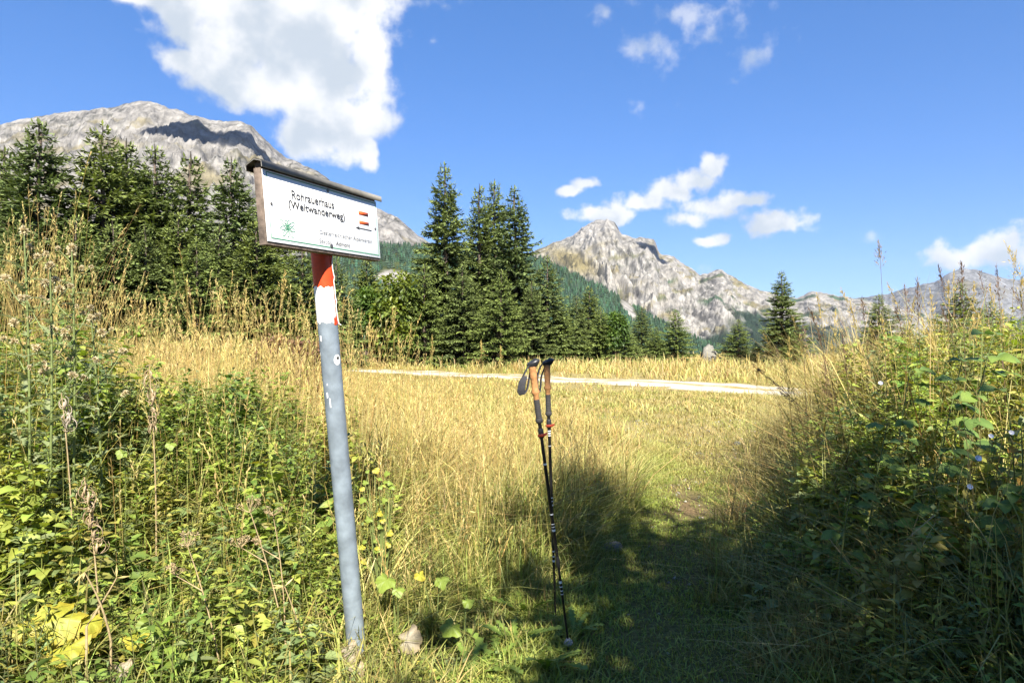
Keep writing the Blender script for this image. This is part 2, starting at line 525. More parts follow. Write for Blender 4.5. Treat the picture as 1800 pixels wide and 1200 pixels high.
def bevel(o, w=0.002, seg=2):
    md = o.modifiers.new('bevel', 'BEVEL'); md.width = w; md.segments = seg; md.limit_method = 'ANGLE'

# ================================================================== SETTING
PATH = np.array([(0.75, 1.5, .45), (0.78, 3.0, .42), (0.95, 4.35, .38), (1.5, 5.8, .42), (2.9, 8.7, .75), (3.8, 12, 2.2), (4.2, 16, 3.4)])
def path_d(x, y):
    """signed: <0 on the trodden path"""
    cx = np.interp(y, PATH[:, 1], PATH[:, 0]); hw = np.interp(y, PATH[:, 1], PATH[:, 2])
    return np.abs(x - cx) - hw
ROAD = np.array([(-30, 55.), (-8.5, 35.), (-2.6, 30.2), (2.2, 26), (5.6, 22.6), (8.2, 19.6), (10.5, 16.9), (14, 12.5), (20, 4)])
_rt = np.linspace(0, 1, 90)
_ri = np.linspace(0, len(ROAD) - 1, 90)
ROADC = np.stack([np.interp(_ri, np.arange(len(ROAD)), ROAD[:, 0]), np.interp(_ri, np.arange(len(ROAD)), ROAD[:, 1])], 1)
for _ in range(6):
    ROADC[1:-1] = (ROADC[:-2] + ROADC[1:-1] * 2 + ROADC[2:]) / 4
def road_d(x, y):
    x = np.asarray(x, float); y = np.asarray(y, float)
    best = np.full(x.shape, 1e9)
    for i in range(len(ROADC) - 1):
        a = ROADC[i]; b = ROADC[i + 1]; d = b - a
        t = np.clip(((x - a[0]) * d[0] + (y - a[1]) * d[1]) / (d @ d), 0, 1)
        best = np.minimum(best, np.hypot(x - a[0] - d[0] * t, y - a[1] - d[1] * t))
    return best

STRAW = np.array([0.54, 0.405, 0.13])
STRAW2 = np.array([0.66, 0.53, 0.215])
GRN = np.array([0.19, 0.245, 0.045])
GRN2 = np.array([0.33, 0.385, 0.075])
SOIL = np.array([0.085, 0.062, 0.035])

def build_ground():
    def axis(lo, hi, n, c, p):
        u = np.linspace(-1, 1, n)
        s = np.sign(u) * np.abs(u) ** p
        return np.where(s < 0, c + s * (c - lo), c + s * (hi - c))
    xs = axis(-230, 230, 180, 0.5, 2.3); ys = axis(-60, 230, 200, 5.0, 2.3)
    X, Y = np.meshgrid(xs, ys, indexing='ij')
    Z = g(X, Y)
    n = 0.5 + 0.5 * fbm(X * 0.6, Y * 0.6, 4, 9)
    dry = S(5, 10, Y)[..., None] * 0.85
    near = SOIL * 1.5 * (1 - n[..., None] * .4) + np.array([0.05, 0.06, 0.015]) * n[..., None]
    far = (STRAW * (0.6 + 0.35 * n[..., None]) * np.array([0.95, 1, 0.95]))
    c = near * (1 - dry) + far * dry
    pm = S(0.35, -0.15, path_d(X, Y)) * S(1.5, 2.0, Y)
    trod = np.array([0.25, 0.235, 0.075])*(1-S(6,10,Y)[...,None])+np.array([0.44, 0.36, 0.15])*S(6,10,Y)[...,None]; trod = trod * (0.7 + 0.5 * n[..., None])
    c = c * (1 - pm[..., None] * .8) + trod * pm[..., None] * .8
    worn = np.clip(S(.0, .35, fbm(X * 1.6, Y * 1.1, 3, 91)) * S(.05, -.25, path_d(X, Y)) * S(3.6, 4.6, Y) * S(11, 7, Y), 0, 1)[..., None]
    c = c * (1 - worn) + np.array([.27, .185, .095]) * worn
    c = c * (1 - S(60, 90, np.hypot(X, Y))[..., None]) + np.array([0.05, 0.075, 0.02]) * S(60, 90, np.hypot(X, Y))[..., None]
    B = Bulk(); idx = np.arange(X.size).reshape(X.shape)
    q = np.stack([idx[:-1, :-1], idx[1:, :-1], idx[1:, 1:], idx[:-1, 1:]], -1).reshape(-1, 4)
    B.add(np.stack([X, Y, Z], -1), c.reshape(-1, 3), q=q)
    structure(B.obj('meadow_ground', 'ground', smooth=True))
build_ground()

def build_road():
    """two gravel wheel tracks with a grassy strip between"""
    nx = 19
    offs = np.linspace(-1.75, 1.75, nx)
    P = ROADC; T = norm(np.gradient(P, axis=0)); Nn = np.stack([T[:, 1], -T[:, 0]], 1)
    fine = np.linspace(0, len(P) - 1, 400)
    P2 = np.stack([np.interp(fine, np.arange(len(P)), P[:, i]) for i in (0, 1)], 1)
    N2 = norm(np.stack([np.interp(fine, np.arange(len(P)), Nn[:, i]) for i in (0, 1)], 1))
    wob = 0.25 * pn(fine * 0.35, fine * 0 + 2.2, 4)[:, None]
    XY = P2[:, None, :] + N2[:, None, :] * (offs[None, :, None] * (1 + wob[..., None] * 0.4))
    x, y = XY[..., 0], XY[..., 1]
    z = g(x, y) + 0.008 + 0.05 * np.exp(-(offs / 0.35) ** 2)[None, :] - 0.02 * (np.abs(np.abs(offs) - 0.85) < 0.4)[None, :]
    z = np.maximum(z, g(x, y) + 0.006)
    n = fbm(x * 1.7, y * 1.7, 3, 21)
    pale = np.array([0.80, 0.73, 0.60])
    mid = STRAW * 0.8
    m = S(0.42, 0.2, np.abs(offs))[None, :] * (0.75 + 0.8 * n) + S(1.25, 1.6, np.abs(offs))[None, :] * 0.8 + 0.45 * S(0.1, 0.5, n)
    m = np.clip(m, 0, 1)[..., None]
    c = pale * (0.9 + 0.25 * n[..., None]) * (1 - m) + mid * m
    B = Bulk(); idx = np.arange(x.size).reshape(x.shape)
    q = np.stack([idx[:-1, :-1], idx[1:, :-1], idx[1:, 1:], idx[:-1, 1:]], -1).reshape(-1, 4)
    B.add(np.stack([x, y, z], -1), c.reshape(-1, 3), q=q)
    structure(B.obj('gravel_track', 'gravel', smooth=True))
build_road()

# ---------------------------------------------------------------- mountains
def interp_ridge(px, pts):
    pts = np.array(pts, float)
    return np.interp(px, pts[:, 0], pts[:, 1])
def mountain(name, ridge, px0, px1, D, D0, zfoot, ncol, nrow, seed, paint, jag=3.0, gx=170., gt=520., amp=0.06, pw=1.25, depthvar=0.12):
    px = np.linspace(px0, px1, ncol)
    ry = interp_ridge(px, ridge)
    k = np.array([1, 2, 3, 2, 1.]) / 9
    ry = np.convolve(np.pad(ry, 2, 'edge'), k, 'valid')
    ry = ry + jag * fbm(px / 34., px * 0 + seed, 5, seed, 0.62)
    D1 = D * (1 + depthvar * fbm(px / 260., px * 0 + 3.3, 3, seed + 5))
    ta = (px - 900) / F
    zr = EYE + (600 - ry) / F * D1
    t = np.concatenate([np.linspace(0, 1, nrow) ** .75, 1 + np.linspace(0.03, 0.6, 14)])
    T, _ = np.meshgrid(t, px, indexing='ij')
    Yd = D0 + (D1[None, :] - D0) * T
    X = ta[None, :] * Yd
    f = np.where(T <= 1, np.clip(T, 0, 1) ** pw, 1 - (T - 1) * 1.6)
    Hs = (zr - zfoot)[None, :]
    Z = zfoot + Hs * f
    across = X; along = (Yd - D0)
    wx = 90 * fbm(across / 420., along / 420., 3, seed + 2)
    r1 = ridged((across + wx) / gx, (along + wx * 1.5) / gt, 5, seed)
    r2 = ridged((across - wx * .6 + along * 0.25) / (gx * .36), (along - across * 0.15) / (gt * .36), 4, seed + 9)
    win = np.sin(np.clip(T, 0, 1) * math.pi) ** 0.6 * np.where(T > 1, 0, 1)
    win = np.maximum(win, 0.12 * (T < 1))
    Z = Z + Hs * amp * win * (r1 * 0.9 + r2 * 0.42 - 0.3)
    # back side: keep under the ridge line seen from the valley
    c = paint(px[None, :] + 0 * T, 600 - (Z - EYE) / Yd * F, T, r1, r2, X, Yd, Z)
    B = Bulk(); idx = np.arange(X.size).reshape(X.shape)
    q = np.stack([idx[:-1, :-1], idx[:-1, 1:], idx[1:, 1:], idx[1:, :-1]], -1).reshape(-1, 4)
    B.add(np.stack([X, Yd, Z], -1), c.reshape(-1, 3), q=q)
    o = structure(B.obj(name, 'rock_face', smooth=True))
    return X, Yd, Z, T, px
ROCK = np.array([0.33, 0.305, 0.27]); ROCKD = np.array([0.14, 0.135, 0.13]); TURF = np.array([0.15, 0.125, 0.06]); FOR = np.array([0.022, 0.040, 0.024])
def mixc(a, b, m):
    m = np.clip(m, 0, 1)[..., None]
    return a * (1 - m) + b * m
def rock(X, Yd, Z, r1, r2, seed):
    n = fbm(X / 160., (Yd + Z * 2) / 160., 5, seed, 0.6)
    c = ROCK * (1 + 0.35 * n[..., None])
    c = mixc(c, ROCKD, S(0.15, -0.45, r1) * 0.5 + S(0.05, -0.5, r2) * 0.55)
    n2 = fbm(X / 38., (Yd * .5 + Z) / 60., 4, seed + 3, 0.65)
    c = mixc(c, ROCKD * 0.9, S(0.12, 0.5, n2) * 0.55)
    wv = 40 * fbm(X / 150., Z / 150., 3, seed + 11)
    el = 95. if seed == 41 else 190.
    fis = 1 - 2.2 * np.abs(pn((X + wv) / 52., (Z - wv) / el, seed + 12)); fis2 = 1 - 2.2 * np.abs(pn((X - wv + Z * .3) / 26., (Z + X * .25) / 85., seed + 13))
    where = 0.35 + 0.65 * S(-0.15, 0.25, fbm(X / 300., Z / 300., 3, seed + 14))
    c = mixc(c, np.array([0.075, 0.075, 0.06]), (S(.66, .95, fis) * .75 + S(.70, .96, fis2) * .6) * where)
    # pale scree fans between the ribs
    return mixc(c, ROCK * 1.35, S(.25, .6, fbm((X - Z * .4) / 120., (Z + X * .5) / 420., 4, seed + 15)) * .8)
def paint_left(px, py, T, r1, r2, X, Yd, Z):
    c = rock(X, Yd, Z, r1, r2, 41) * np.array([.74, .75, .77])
    n = fbm(X / 240., (Yd + Z) / 240., 5, 43, 0.6)
    turf = S(0.02, 0.3, n + 0.25 * S(160, 30, px) - 0.1) * S(0.98, 0.85, T)
    c = mixc(c, TURF * 1.35, turf * 0.7)
    fo = S(445, 470, py + 60 * n) * S(0.75, 0.6, T)
    return mixc(c, FOR * 1.2, fo)
def paint_peak(px, py, T, r1, r2, X, Yd, Z):
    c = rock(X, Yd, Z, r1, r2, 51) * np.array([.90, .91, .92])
    n = fbm(X / 420., (Yd + Z) / 420., 5, 53, 0.6)
    n2 = fbm((X + Yd * .6) / 260., (Z * 2 - X * .8) / 120., 4, 57, 0.6)
    # grassy shoulder under the summit, ledges of turf and dwarf pine running down to the right
    sh = np.exp(-(((px - 1005) / 48) ** 2 + ((py - 458 - (px - 1000) * .35) / 20) ** 2))
    c = mixc(c, TURF * 1.3, sh * 1.3 + S(0.06, 0.3, n2) * 0.9 * S(395, 470, py))
    c = mixc(c, FOR * 2.0, S(0.10, 0.34, n2 * .7 + n * .5) * S(425, 500, py + 20 * n) * 0.95)
    line = np.interp(px, [940, 1000, 1060, 1120, 1180, 1240, 1300, 1340, 1420, 1500, 1600, 1700], [468, 490, 520, 560, 590, 585, 560, 552, 575, 585, 580, 590])
    return mixc(c, FOR, S(-14, 16, py - line + 42 * n + 25 * n2))
def paint_right(px, py, T, r1, r2, X, Yd, Z):
    c = rock(X, Yd, Z, r1, r2, 61) * np.array([0.58, 0.63, 0.72])  # blue haze of distance tinted into the rock colour
    n = fbm(X / 500., (Yd + Z) / 500., 5, 63, 0.6)
    c = mixc(c, TURF * .9, S(0.1, 0.4, n) * 0.6)
    return mixc(c, FOR, S(-10, 14, py - 560 + 60 * n))
mountain('left_mountain', [(-260, 250), (-60, 232), (0, 220), (70, 204), (130, 196), (200, 189), (240, 178), (262, 178), (300, 190), (350, 207), (390, 214), (420, 212), (442, 222), (470, 250), (500, 275), (560, 303), (620, 345), (672, 370), (700, 384), (730, 408), (770, 438), (830, 475), (950, 540), (1100, 640)],
         -120, 900, 2700, 900, -60, 540, 150, 3, paint_left, jag=6.0, gx=190, gt=330, amp=0.085, pw=1.12)
mountain('peak_mountain', [(780, 520), (860, 480), (940, 440), (960, 433), (1000, 418), (1034, 394), (1052, 386), (1068, 384), (1082, 391), (1092, 412), (1112, 417), (1130, 419), (1150, 421), (1160, 446), (1185, 453), (1230, 482), (1262, 474), (1282, 482), (1310, 500), (1350, 515), (1400, 524), (1430, 511), (1470, 519), (1520, 527), (1600, 545), (1700, 565), (1900, 600)],
         880, 1700, 4600, 1700, -160, 560, 185, 17, paint_peak, jag=7.0, gx=150, gt=700, amp=0.13, pw=1.2)
mountain('right_mountain', [(1300, 560), (1400, 540), (1500, 524), (1560, 517), (1600, 505), (1640, 496), (1668, 480), (1690, 471), (1720, 474), (1750, 487), (1790, 492), (1850, 480), (1950, 470), (2150, 490)],
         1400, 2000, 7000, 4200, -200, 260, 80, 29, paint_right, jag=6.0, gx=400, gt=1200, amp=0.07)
def paint_hill(px, py, T, r1, r2, X, Yd, Z):
    n = fbm(X / 90., (Yd + Z) / 90., 4, 71, 0.6)
    c = mixc(np.array([0.07, 0.085, 0.03]) * np.ones(X.shape + (3,)), FOR * 1.3, S(-0.2, 0.3, n))
    patch = np.exp(-(((px - 690) / 32) ** 2 + ((py - 488) / 16) ** 2)) + 0.9 * np.exp(-(((px - 1105) / 16) ** 2 + ((py - 545 - (px - 1105) * .9) / 14) ** 2))
    return mixc(c, ROCK * 1.05, S(0.3, 0.55, patch + 0.5 * n * (patch > .1)))
HX, HY, HZ, HT, HPX = mountain('wooded_hill', [(-300, 470), (100, 455), (400, 432), (560, 428), (670, 431), (700, 432), (760, 436), (860, 440), (950, 456), (1000, 480), (1050, 503), (1100, 532), (1150, 560), (1200, 588), (1240, 604), (1300, 622), (1420, 650)],
         540, 1400, 1150, 330, -32, 200, 90, 37, paint_hill, jag=4.0, gx=120, gt=260, amp=0.05, pw=0.95, depthvar=0.08)

def conifer_template(rng, n=6, tiers=3):
    v = []; t = []
    for k in range(tiers):
        z0 = 0.12 + 0.8 * k / tiers; z1 = min(1.0, z0 + 0.42)
        r = 0.17 * (1 - k / tiers) + 0.03
        b = len(v)
        v.append((0, 0, z1))
        for j in range(n):
            a = 2 * math.pi * (j + 0.5 * k) / n
            rr = r * (1.0 if j % 2 else 0.62) * rng.uniform(.8, 1.2)
            v.append((math.cos(a) * rr, math.sin(a) * rr, z0 - 0.03 * (j % 2) + rng.uniform(-.02, .02)))
        for j in range(n):
            t.append((b, b + 1 + j, b + 1 + (j + 1) % n))
    return np.array(v), np.array(t)
def build_far_forest():
    B = Bulk(); rng = RNG
    temps = [conifer_template(rng) for _ in range(5)]
    rows, cols = HX.shape
    m = (HT < 1.02)
    rr = rng.integers(0, 89, 40000); cc = rng.integers(0, cols - 1, 40000)
    vis = (HPX[cc] > 560) & (HPX[cc] < 1300)
    rr, cc = rr[vis], cc[vis]
    fx, fy = rng.random(len(rr)), rng.random(len(rr))
    def bil(A): return A[rr, cc] * (1 - fx) * (1 - fy) + A[rr, cc + 1] * fx * (1 - fy) + A[rr + 1, cc] * (1 - fx) * fy + A[rr + 1, cc + 1] * fx * fy
    X, Y, Z = bil(HX), bil(HY), bil(HZ)
    py = 600 - (Z - EYE) / Y * F; px = 900 + X / Y * F
    n = fbm(X / 90., (Y + Z) / 90., 4, 71, 0.6)
    rockp = np.exp(-(((px - 690) / 34) ** 2 + ((py - 488) / 17) ** 2)) + np.exp(-(((px - 1105) / 17) ** 2 + ((py - 545 - (px - 1105) * .9) / 15) ** 2))
    keep = (n > -0.34) & (rockp < 0.4) & (py < 640)
    X, Y, Z = X[keep][:7000], Y[keep][:7000], Z[keep][:7000]
    which = rng.integers(0, 5, len(X))
    for k, (tv, tt) in enumerate(temps):
        s = which == k
        N = s.sum(); h = rng.uniform(4, 12, N)
        a = rng.uniform(0, 6.28, N); ca, sa = np.cos(a), np.sin(a)
        R = np.zeros((N, 3, 3)); wv = rng.uniform(1.1, 1.9, N)
        R[:, 0, 0] = ca * h * wv; R[:, 0, 1] = -sa * h * wv; R[:, 1, 0] = sa * h * wv; R[:, 1, 1] = ca * h * wv; R[:, 2, 2] = h
        V = np.einsum('nij,kj->nki', R, tv) + np.stack([X[s], Y[s], Z[s] - 0.8], 1)[:, None, :]
        c = (FOR * 1.4)[None, :] * rng.uniform(0.6, 2.0, (N, 1)) * rng.uniform(.85, 1.15, (N, 3))
        C = np.broadcast_to(c[:, None, :], V.shape)
        B.add(V, C, t=(np.arange(N)[:, None, None] * len(tv) + tt[None]).reshape(-1, 3))
    stuff(B.obj('far_forest', 'far_needle'), 'dark conifer forest covering the hillside below the mountains', 'forest')
build_far_forest()

# ================================================================== TREES
def spruce_mesh(seed, R=0.19, dens=1.0, bare=0.03, tipcol=(0.25, 0.305, 0.085), basecol=(0.045, 0.072, 0.030), H=12.0, open_=1.0, droop=1.0, gaps=.03):
    """crown of one spruce of height 1 (twig sprays on drooping, upturned branches) and its trunk"""
    rng = np.random.default_rng(seed)
    B = Bulk(); P = []; D = []; U = []; L = []; Wd = []; C = []; T = []
    tipcol = np.array(tipcol); basecol = np.array(basecol)
    BP = []; BR = []
    nw = int(58 * dens)
    zs = bare + (1 - bare) * (np.linspace(0, 1, nw) ** 0.92) * 0.985
    asym = rng.uniform(0, 6.28)
    for z in zs:
        fr = 1 - z
        nb = int(rng.integers(7, 11) if fr > .12 else rng.integers(4, 6))
        a0 = rng.uniform(0, 6.28)
        for j in range(nb):
            a = a0 + 2 * math.pi * j / nb + rng.normal(0, .25)
            if rng.random() < gaps: continue
            l = R * (fr ** 0.82) * rng.uniform(.5, 1.28) * (1 + 0.16 * math.cos(a - asym) * fr) + 0.012
            if rng.random() < 0.10: l *= 1.22
            zz = z + rng.normal(0, .006)
            up = -0.32 * droop * fr ** .7 + 0.42 * (1 - fr) ** 2.5 + rng.normal(0, .09)
            d = np.array([math.cos(a), math.sin(a), 0])
            ns = 7
            tt = np.linspace(0, 1, ns)
            sag = 0.28 * fr * droop
            pts = np.stack([d[0] * l * tt, d[1] * l * tt, zz + l * (up * tt - sag * tt + (sag * 1.25) * tt ** 2.2)], 1)
            BP.append(pts); BR.append((0.0035 * fr + 0.0008) * (1 - tt * .8))
            ntw = max(6, int(l / R * 64 * dens * open_))
            ts = rng.uniform(0.16 if fr < .8 else .3, 1.0, ntw) ** 0.8
            pp = np.stack([np.interp(ts, tt, pts[:, i]) for i in range(3)], 1)
            side = np.where(rng.random(ntw) < .5, -1, 1)
            perp = np.array([-d[1], d[0], 0])
            hang = rng.uniform(-.75, .28, ntw)
            fw = rng.uniform(0.35, 1.0, ntw)
            dd = d[None] * fw[:, None] + perp[None] * (side * rng.uniform(.25, .9, ntw))[:, None] + np.array([0, 0, 1.])[None] * hang[:, None]
            ll = (0.014 + 0.17 * l * (1 - ts * .75)) * rng.uniform(.7, 1.35, ntw)
            P.append(pp); D.append(dd); L.append(ll); Wd.append(np.clip(ll * .36, 0.0055, 0.0125) * rng.uniform(.8, 1.3, ntw))
            U.append(np.array([0, 0, 1.])[None] + rng.normal(0, .45, (ntw, 3)))
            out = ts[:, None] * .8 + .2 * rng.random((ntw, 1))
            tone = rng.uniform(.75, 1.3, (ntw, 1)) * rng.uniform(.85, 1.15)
            C.append((basecol * (1 - out * .55) + tipcol * out * .55) * tone); T.append((basecol * (1 - out) + tipcol * out) * tone * 1.1)  # crown shade painted on inner needles; tips paler for new growth and sunlight
            # leading tip
            P.append(pts[-2:-1]); D.append((pts[-1] - pts[-2])[None] + np.array([[0, 0, .01]])); L.append(np.array([0.045 * (l / R) + .02])); Wd.append(np.array([.008])); U.append(np.array([[0, 0, 1.]]))
            C.append(tipcol[None] * .8); T.append(tipcol[None] * 1.15)
    P, D, U = map(np.concatenate, (P, D, U)); L, Wd = np.concatenate(L), np.concatenate(Wd); C, T = np.concatenate(C), np.concatenate(T)
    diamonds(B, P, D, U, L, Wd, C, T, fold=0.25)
    tubes(B, np.array(BP), np.array(BR), np.array([0.05, 0.038, 0.025]), 3)
    tubes(B, np.array([[[0, 0, .93], [0.001, 0, 0.97], [0, 0.001, 1.0], [0, 0, 1.02]]]), np.array([[.003, .0025, .002, .001]]), np.array([.06, .05, .03]), 4)
    crown = B.mesh('crown', 'needle')
    Bt = Bulk()
    zt = np.linspace(-0.02, 0.96, 12)
    wob = np.stack([0.004 * np.sin(zt * 9 + seed), 0.004 * np.cos(zt * 7 + seed), zt], 1)
    tubes(Bt, wob[None], (0.0155 * (1 - zt) + 0.002)[None], np.array([.1, .08, .06]), 9)
    trunk = Bt.mesh('trunk', 'bark', True)
    return crown, trunk
PROTO = [spruce_mesh(101, .20, droop=1.2), spruce_mesh(102, .23, 1.05, gaps=.06), spruce_mesh(103, .26, 1.0, tipcol=(.28, .33, .08), droop=.7), spruce_mesh(104, .175, .95, open_=.8, gaps=.18, droop=1.5),
         spruce_mesh(105, .36, .85, tipcol=(.28, .345, .08), basecol=(.05, .082, .03), droop=.6), spruce_mesh(106, .22, 1.05, gaps=.12, droop=1.0, tipcol=(.21, .27, .085)), spruce_mesh(107, .30, .9, gaps=.10, droop=.9)]
def spruce(px, py, Y, proto, label, group=None, rot=None, wide=1.0, name='spruce_tree', sink=0.2):
    X = (px - 900) / F * Y
    zb = float(g(X, Y)) - sink
    h = EYE + (600 - py) / F * Y - zb
    t = thing(name, (X, Y, zb), label, 'tree', group)
    t.rotation_euler = (random.uniform(-.015, .015), random.uniform(-.015, .015), random.uniform(0, 6.28) if rot is None else rot)
    t.scale = (h * wide, h * wide, h)
    c, tr = PROTO[proto]
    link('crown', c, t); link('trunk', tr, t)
    return t
ORD = ['first', 'second', 'third', 'fourth', 'fifth', 'sixth', 'seventh', 'eighth', 'ninth', 'tenth']
GL = 'spruces in the row below the bare left mountain'
for i, (px, py, Y, p, w) in enumerate([(465, 318, 39, 2, 1.15), (412, 284, 35, 5, 1.3), (334, 272, 40, 3, 1.5), (278, 261, 37, 1, 1.35), (218, 250, 39, 0, 1.45), (176, 224, 35, 2, 1.3), (70, 217, 33, 5, 1.4), (12, 262, 36, 1, 1.3), (-45, 300, 33, 2, 1.1)]):
    spruce(px, py, Y, p, 'tall spruce in the row below the left mountain, %s counted from the sign' % ORD[i], GL, wide=w)
GS = 'low young spruces in front of the left tree row'
for i, (px, py, Y, p, w) in enumerate([(590, 450, 38, 6, 1.05), (530, 415, 33, 4, 1.1), (455, 392, 31, 2, 1.55), (385, 400, 33, 6, 1.25), (345, 420, 30, 4, 1.25), (310, 375, 34, 2, 1.4), (255, 400, 32, 6, 1.35), (200, 390, 31, 6, 1.25), (130, 380, 31, 4, 1.15), (40, 385, 30, 6, 1.25)]):
    spruce(px, py, Y, p, 'lower bushy spruce before the tall left row, %s counted from the sign post' % ORD[i], GS, wide=w)
spruce(785, 293, 42, 1, 'tallest pointed spruce in the cluster behind the trekking poles', wide=1.02)
spruce(845, 328, 44, 3, 'slender spruce with a thin bare top in the middle of the cluster', wide=1.15)
spruce(870, 320, 47, 0, 'spruce just behind the slender one in the middle cluster, its top close beside it', wide=1.05)
spruce(908, 330, 43, 5, 'full spruce of the middle cluster, standing nearest to the central peak', wide=1.08)
spruce(962, 450, 42, 6, 'half-height spruce leaning on the flank of the middle cluster', wide=1.2)
GM = 'low spruces filling the foot of the middle cluster'
for i, (px, py, Y, p, w) in enumerate([(645, 458, 44, 2, 1.4), (745, 465, 39, 4, 1.0), (815, 465, 39, 6, 1.15), (880, 475, 38, 4, 1.05), (935, 495, 40, 6, 1.1)]):
    spruce(px, py, Y, p, 'low bushy spruce at the foot of the middle cluster, %s counted from the sign post' % ORD[i], GM, wide=w)
GR = 'small spruces along the gravel track'
for i, (px, py, Y, p, w) in enumerate([(985, 530, 42, 4, 1.05), (1012, 520, 44, 6, 1.3), (1034, 505, 46, 2, 1.4), (1055, 540, 43, 4, 1.1), (1098, 562, 44, 4, 1.2), (1128, 540, 49, 6, 1.3), (1152, 575, 45, 4, 1.3)]):
    spruce(px, py, Y, p, 'small spruce between the middle cluster and the boulder gap, %s from the cluster' % ORD[i], GR, wide=w)
spruce(1188, 545, 45, 4, 'dark rounded spruce just beside the gap with the pale boulder', wide=1.25)
spruce(1298, 562, 42, 4, 'short dark spruce across the boulder gap, near the lone pointed spruce', wide=1.35)
spruce(1376, 478, 37, 1, 'lone pointed spruce in front of the far grey ridge', wide=1.2)
GX = 'spruces half hidden by the tall grass on the bank'
for i, (px, py, Y, p, w) in enumerate([(1395, 585, 36, 4, 1.3), (1330, 600, 40, 4, 1.3), (1546, 518, 27, 6, 1.3), (1590, 570, 29, 4, 1.5), (1650, 555, 27, 4, 1.5), (1690, 497, 25, 6, 1.35), (1740, 530, 26, 4, 1.4)]):
    spruce(px, py, Y, p, 'broad spruce behind the tall grass of the bank, %s from the lone pointed spruce' % ORD[i], GX, wide=w)

def shrub_mesh(seed, n=5200, col=(.12, .17, .03), col2=(.26, .30, .04), lumps=16, leaf=0.055):
    rng = np.random.default_rng(seed)
    B = Bulk()
    cz = rng.uniform(.22, .86, lumps); ca = rng.uniform(0, 6.28, lumps)
    cr = 0.30 * np.sin(np.clip(cz, .1, .95) * math.pi) ** .6 * rng.uniform(.3, 1, lumps)
    cen = np.stack([np.cos(ca) * cr, np.sin(ca) * cr, cz], 1); rad = rng.uniform(.11, .2, lumps)
    k = rng.integers(0, lumps, n)
    d = norm(rng.normal(0, 1, (n, 3)))
    P = cen[k] + d * (rad[k] * rng.random(n) ** .33)[:, None]
    tone = rng.uniform(.7, 1.25, (n, 1)) * (0.85 + .3 * rng.random((lumps, 1))[k])
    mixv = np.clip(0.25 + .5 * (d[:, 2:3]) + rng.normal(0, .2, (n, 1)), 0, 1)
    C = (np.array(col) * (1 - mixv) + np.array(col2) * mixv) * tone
    dd = d + rng.normal(0, .5, (n, 3)) + np.array([0, 0, -.3])
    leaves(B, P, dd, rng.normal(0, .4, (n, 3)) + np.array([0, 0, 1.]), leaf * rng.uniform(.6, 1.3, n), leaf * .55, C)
    crown = B.mesh('crown', 'leaf')
    Bt = Bulk(); pts = []
    for i in range(lumps):
        s = np.array([rng.normal(0, .015), rng.normal(0, .015), -0.03]); e = cen[i]
        m1 = s * .6 + e * .4 + np.array([0, 0, -.05]) * 0 + np.array([0, 0, .06])
        pts.append(np.stack([s, s * .7 + m1 * .3, m1, e]))
    tubes(Bt, np.array(pts), np.array([[.014, .012, .008, .003]]), np.array([.1, .08, .05]), 5)
    return crown, Bt.mesh('trunk', 'bark', True)
def shrub(px, py, Y, protos, label, group=None, wide=1.0, name='broadleaf_shrub', cat='shrub'):
    X = (px - 900) / F * Y; zb = float(g(X, Y)) - .05; h = EYE + (600 - py) / F * Y - zb
    t = thing(name, (X, Y, zb), label, cat, group); t.scale = (h * wide, h * wide, h * 1.03); t.rotation_euler.z = random.uniform(0, 6.28)
    link('crown', protos[0], t); link('trunk', protos[1], t)
    return t
SH1 = shrub_mesh(201)
SH2 = shrub_mesh(202, col=(.07, .13, .025), col2=(.16, .24, .04))
shrub(705, 485, 39, SH1, 'bright yellow-green leafy shrub below the sign, beside the tallest middle spruce', wide=.95)
shrub(640, 500, 41, SH2, 'green leafy shrub behind the sign post, darker than its yellow-green neighbour', wide=.9)
shrub(1076, 545, 43, SH2, 'fresh green rounded shrub between small spruces by the track', wide=.9)
SHB = shrub_mesh(203, 3000, (.17, .085, .05), (.26, .14, .08), 14, .06)
for (px, py, Y, w) in [(480, 585, 12.5, 1.1), (545, 590, 13, 1.0)]:
    shrub(px, py, Y, SHB, 'low reddish brown withered shrub in the golden grass behind the sign post', 'withered brown shrubs', wide=w, name='withered_shrub')

# spruces behind the path: they stand behind the viewer and shade the right part of the path
for (X, Y, h, p, w) in [(2.2, -2.5, 8.2, 4, 1.0), (3.2, -2.6, 4.6, 4, .95)]:
    t = thing('spruce_tree', (X, Y, float(g(X, Y)) - .1), 'spruce beside the trail behind the viewpoint, shading the path', 'tree', 'spruces behind the viewpoint')
    t.scale = (h * w, h * w, h); t.rotation_euler.z = random.uniform(0, 6)
    link('crown', PROTO[p][0], t); link('trunk', PROTO[p][1], t)

# ================================================================== SIGNPOST
M['galv'] = simple('galvanised_steel', (0.215, 0.255, 0.29), 0.40, 0.22, 0.26, 18, 0.10)
M['red_paint'] = simple('red_paint', (0.58, 0.055, 0.010), 0.5, 0, 0.15, 60)
M['white_paint'] = simple('white_paint', (0.80, 0.79, 0.76), 0.5, 0, 0.08, 50)
M['plate'] = simple('white_enamel', (0.82, 0.82, 0.81), 0.35, 0, 0.03, 14)
M['ink'] = simple('black_lettering', (0.035, 0.033, 0.03), 0.6, 0, 0.4, 150)
M['faded_ink'] = simple('faded_lettering', (0.20, 0.20, 0.20), 0.6, 0, 0.45, 130)
M['bar_red'] = simple('orange_red_print', (0.62, 0.085, 0.015), 0.5, 0, 0.12, 60)
M['green_ink'] = simple('green_print', (0.05, 0.26, 0.12), 0.55, 0, 0.35, 120)
M['old_wood'] = simple('weathered_wood', (0.14, 0.105, 0.08), 0.85, 0, 0.45, 35, 0.5)
M['roof_sheet'] = simple('weathered_sheet', (0.15, 0.14, 0.12), 0.6, 0.2, 0.25, 20, 0.2)
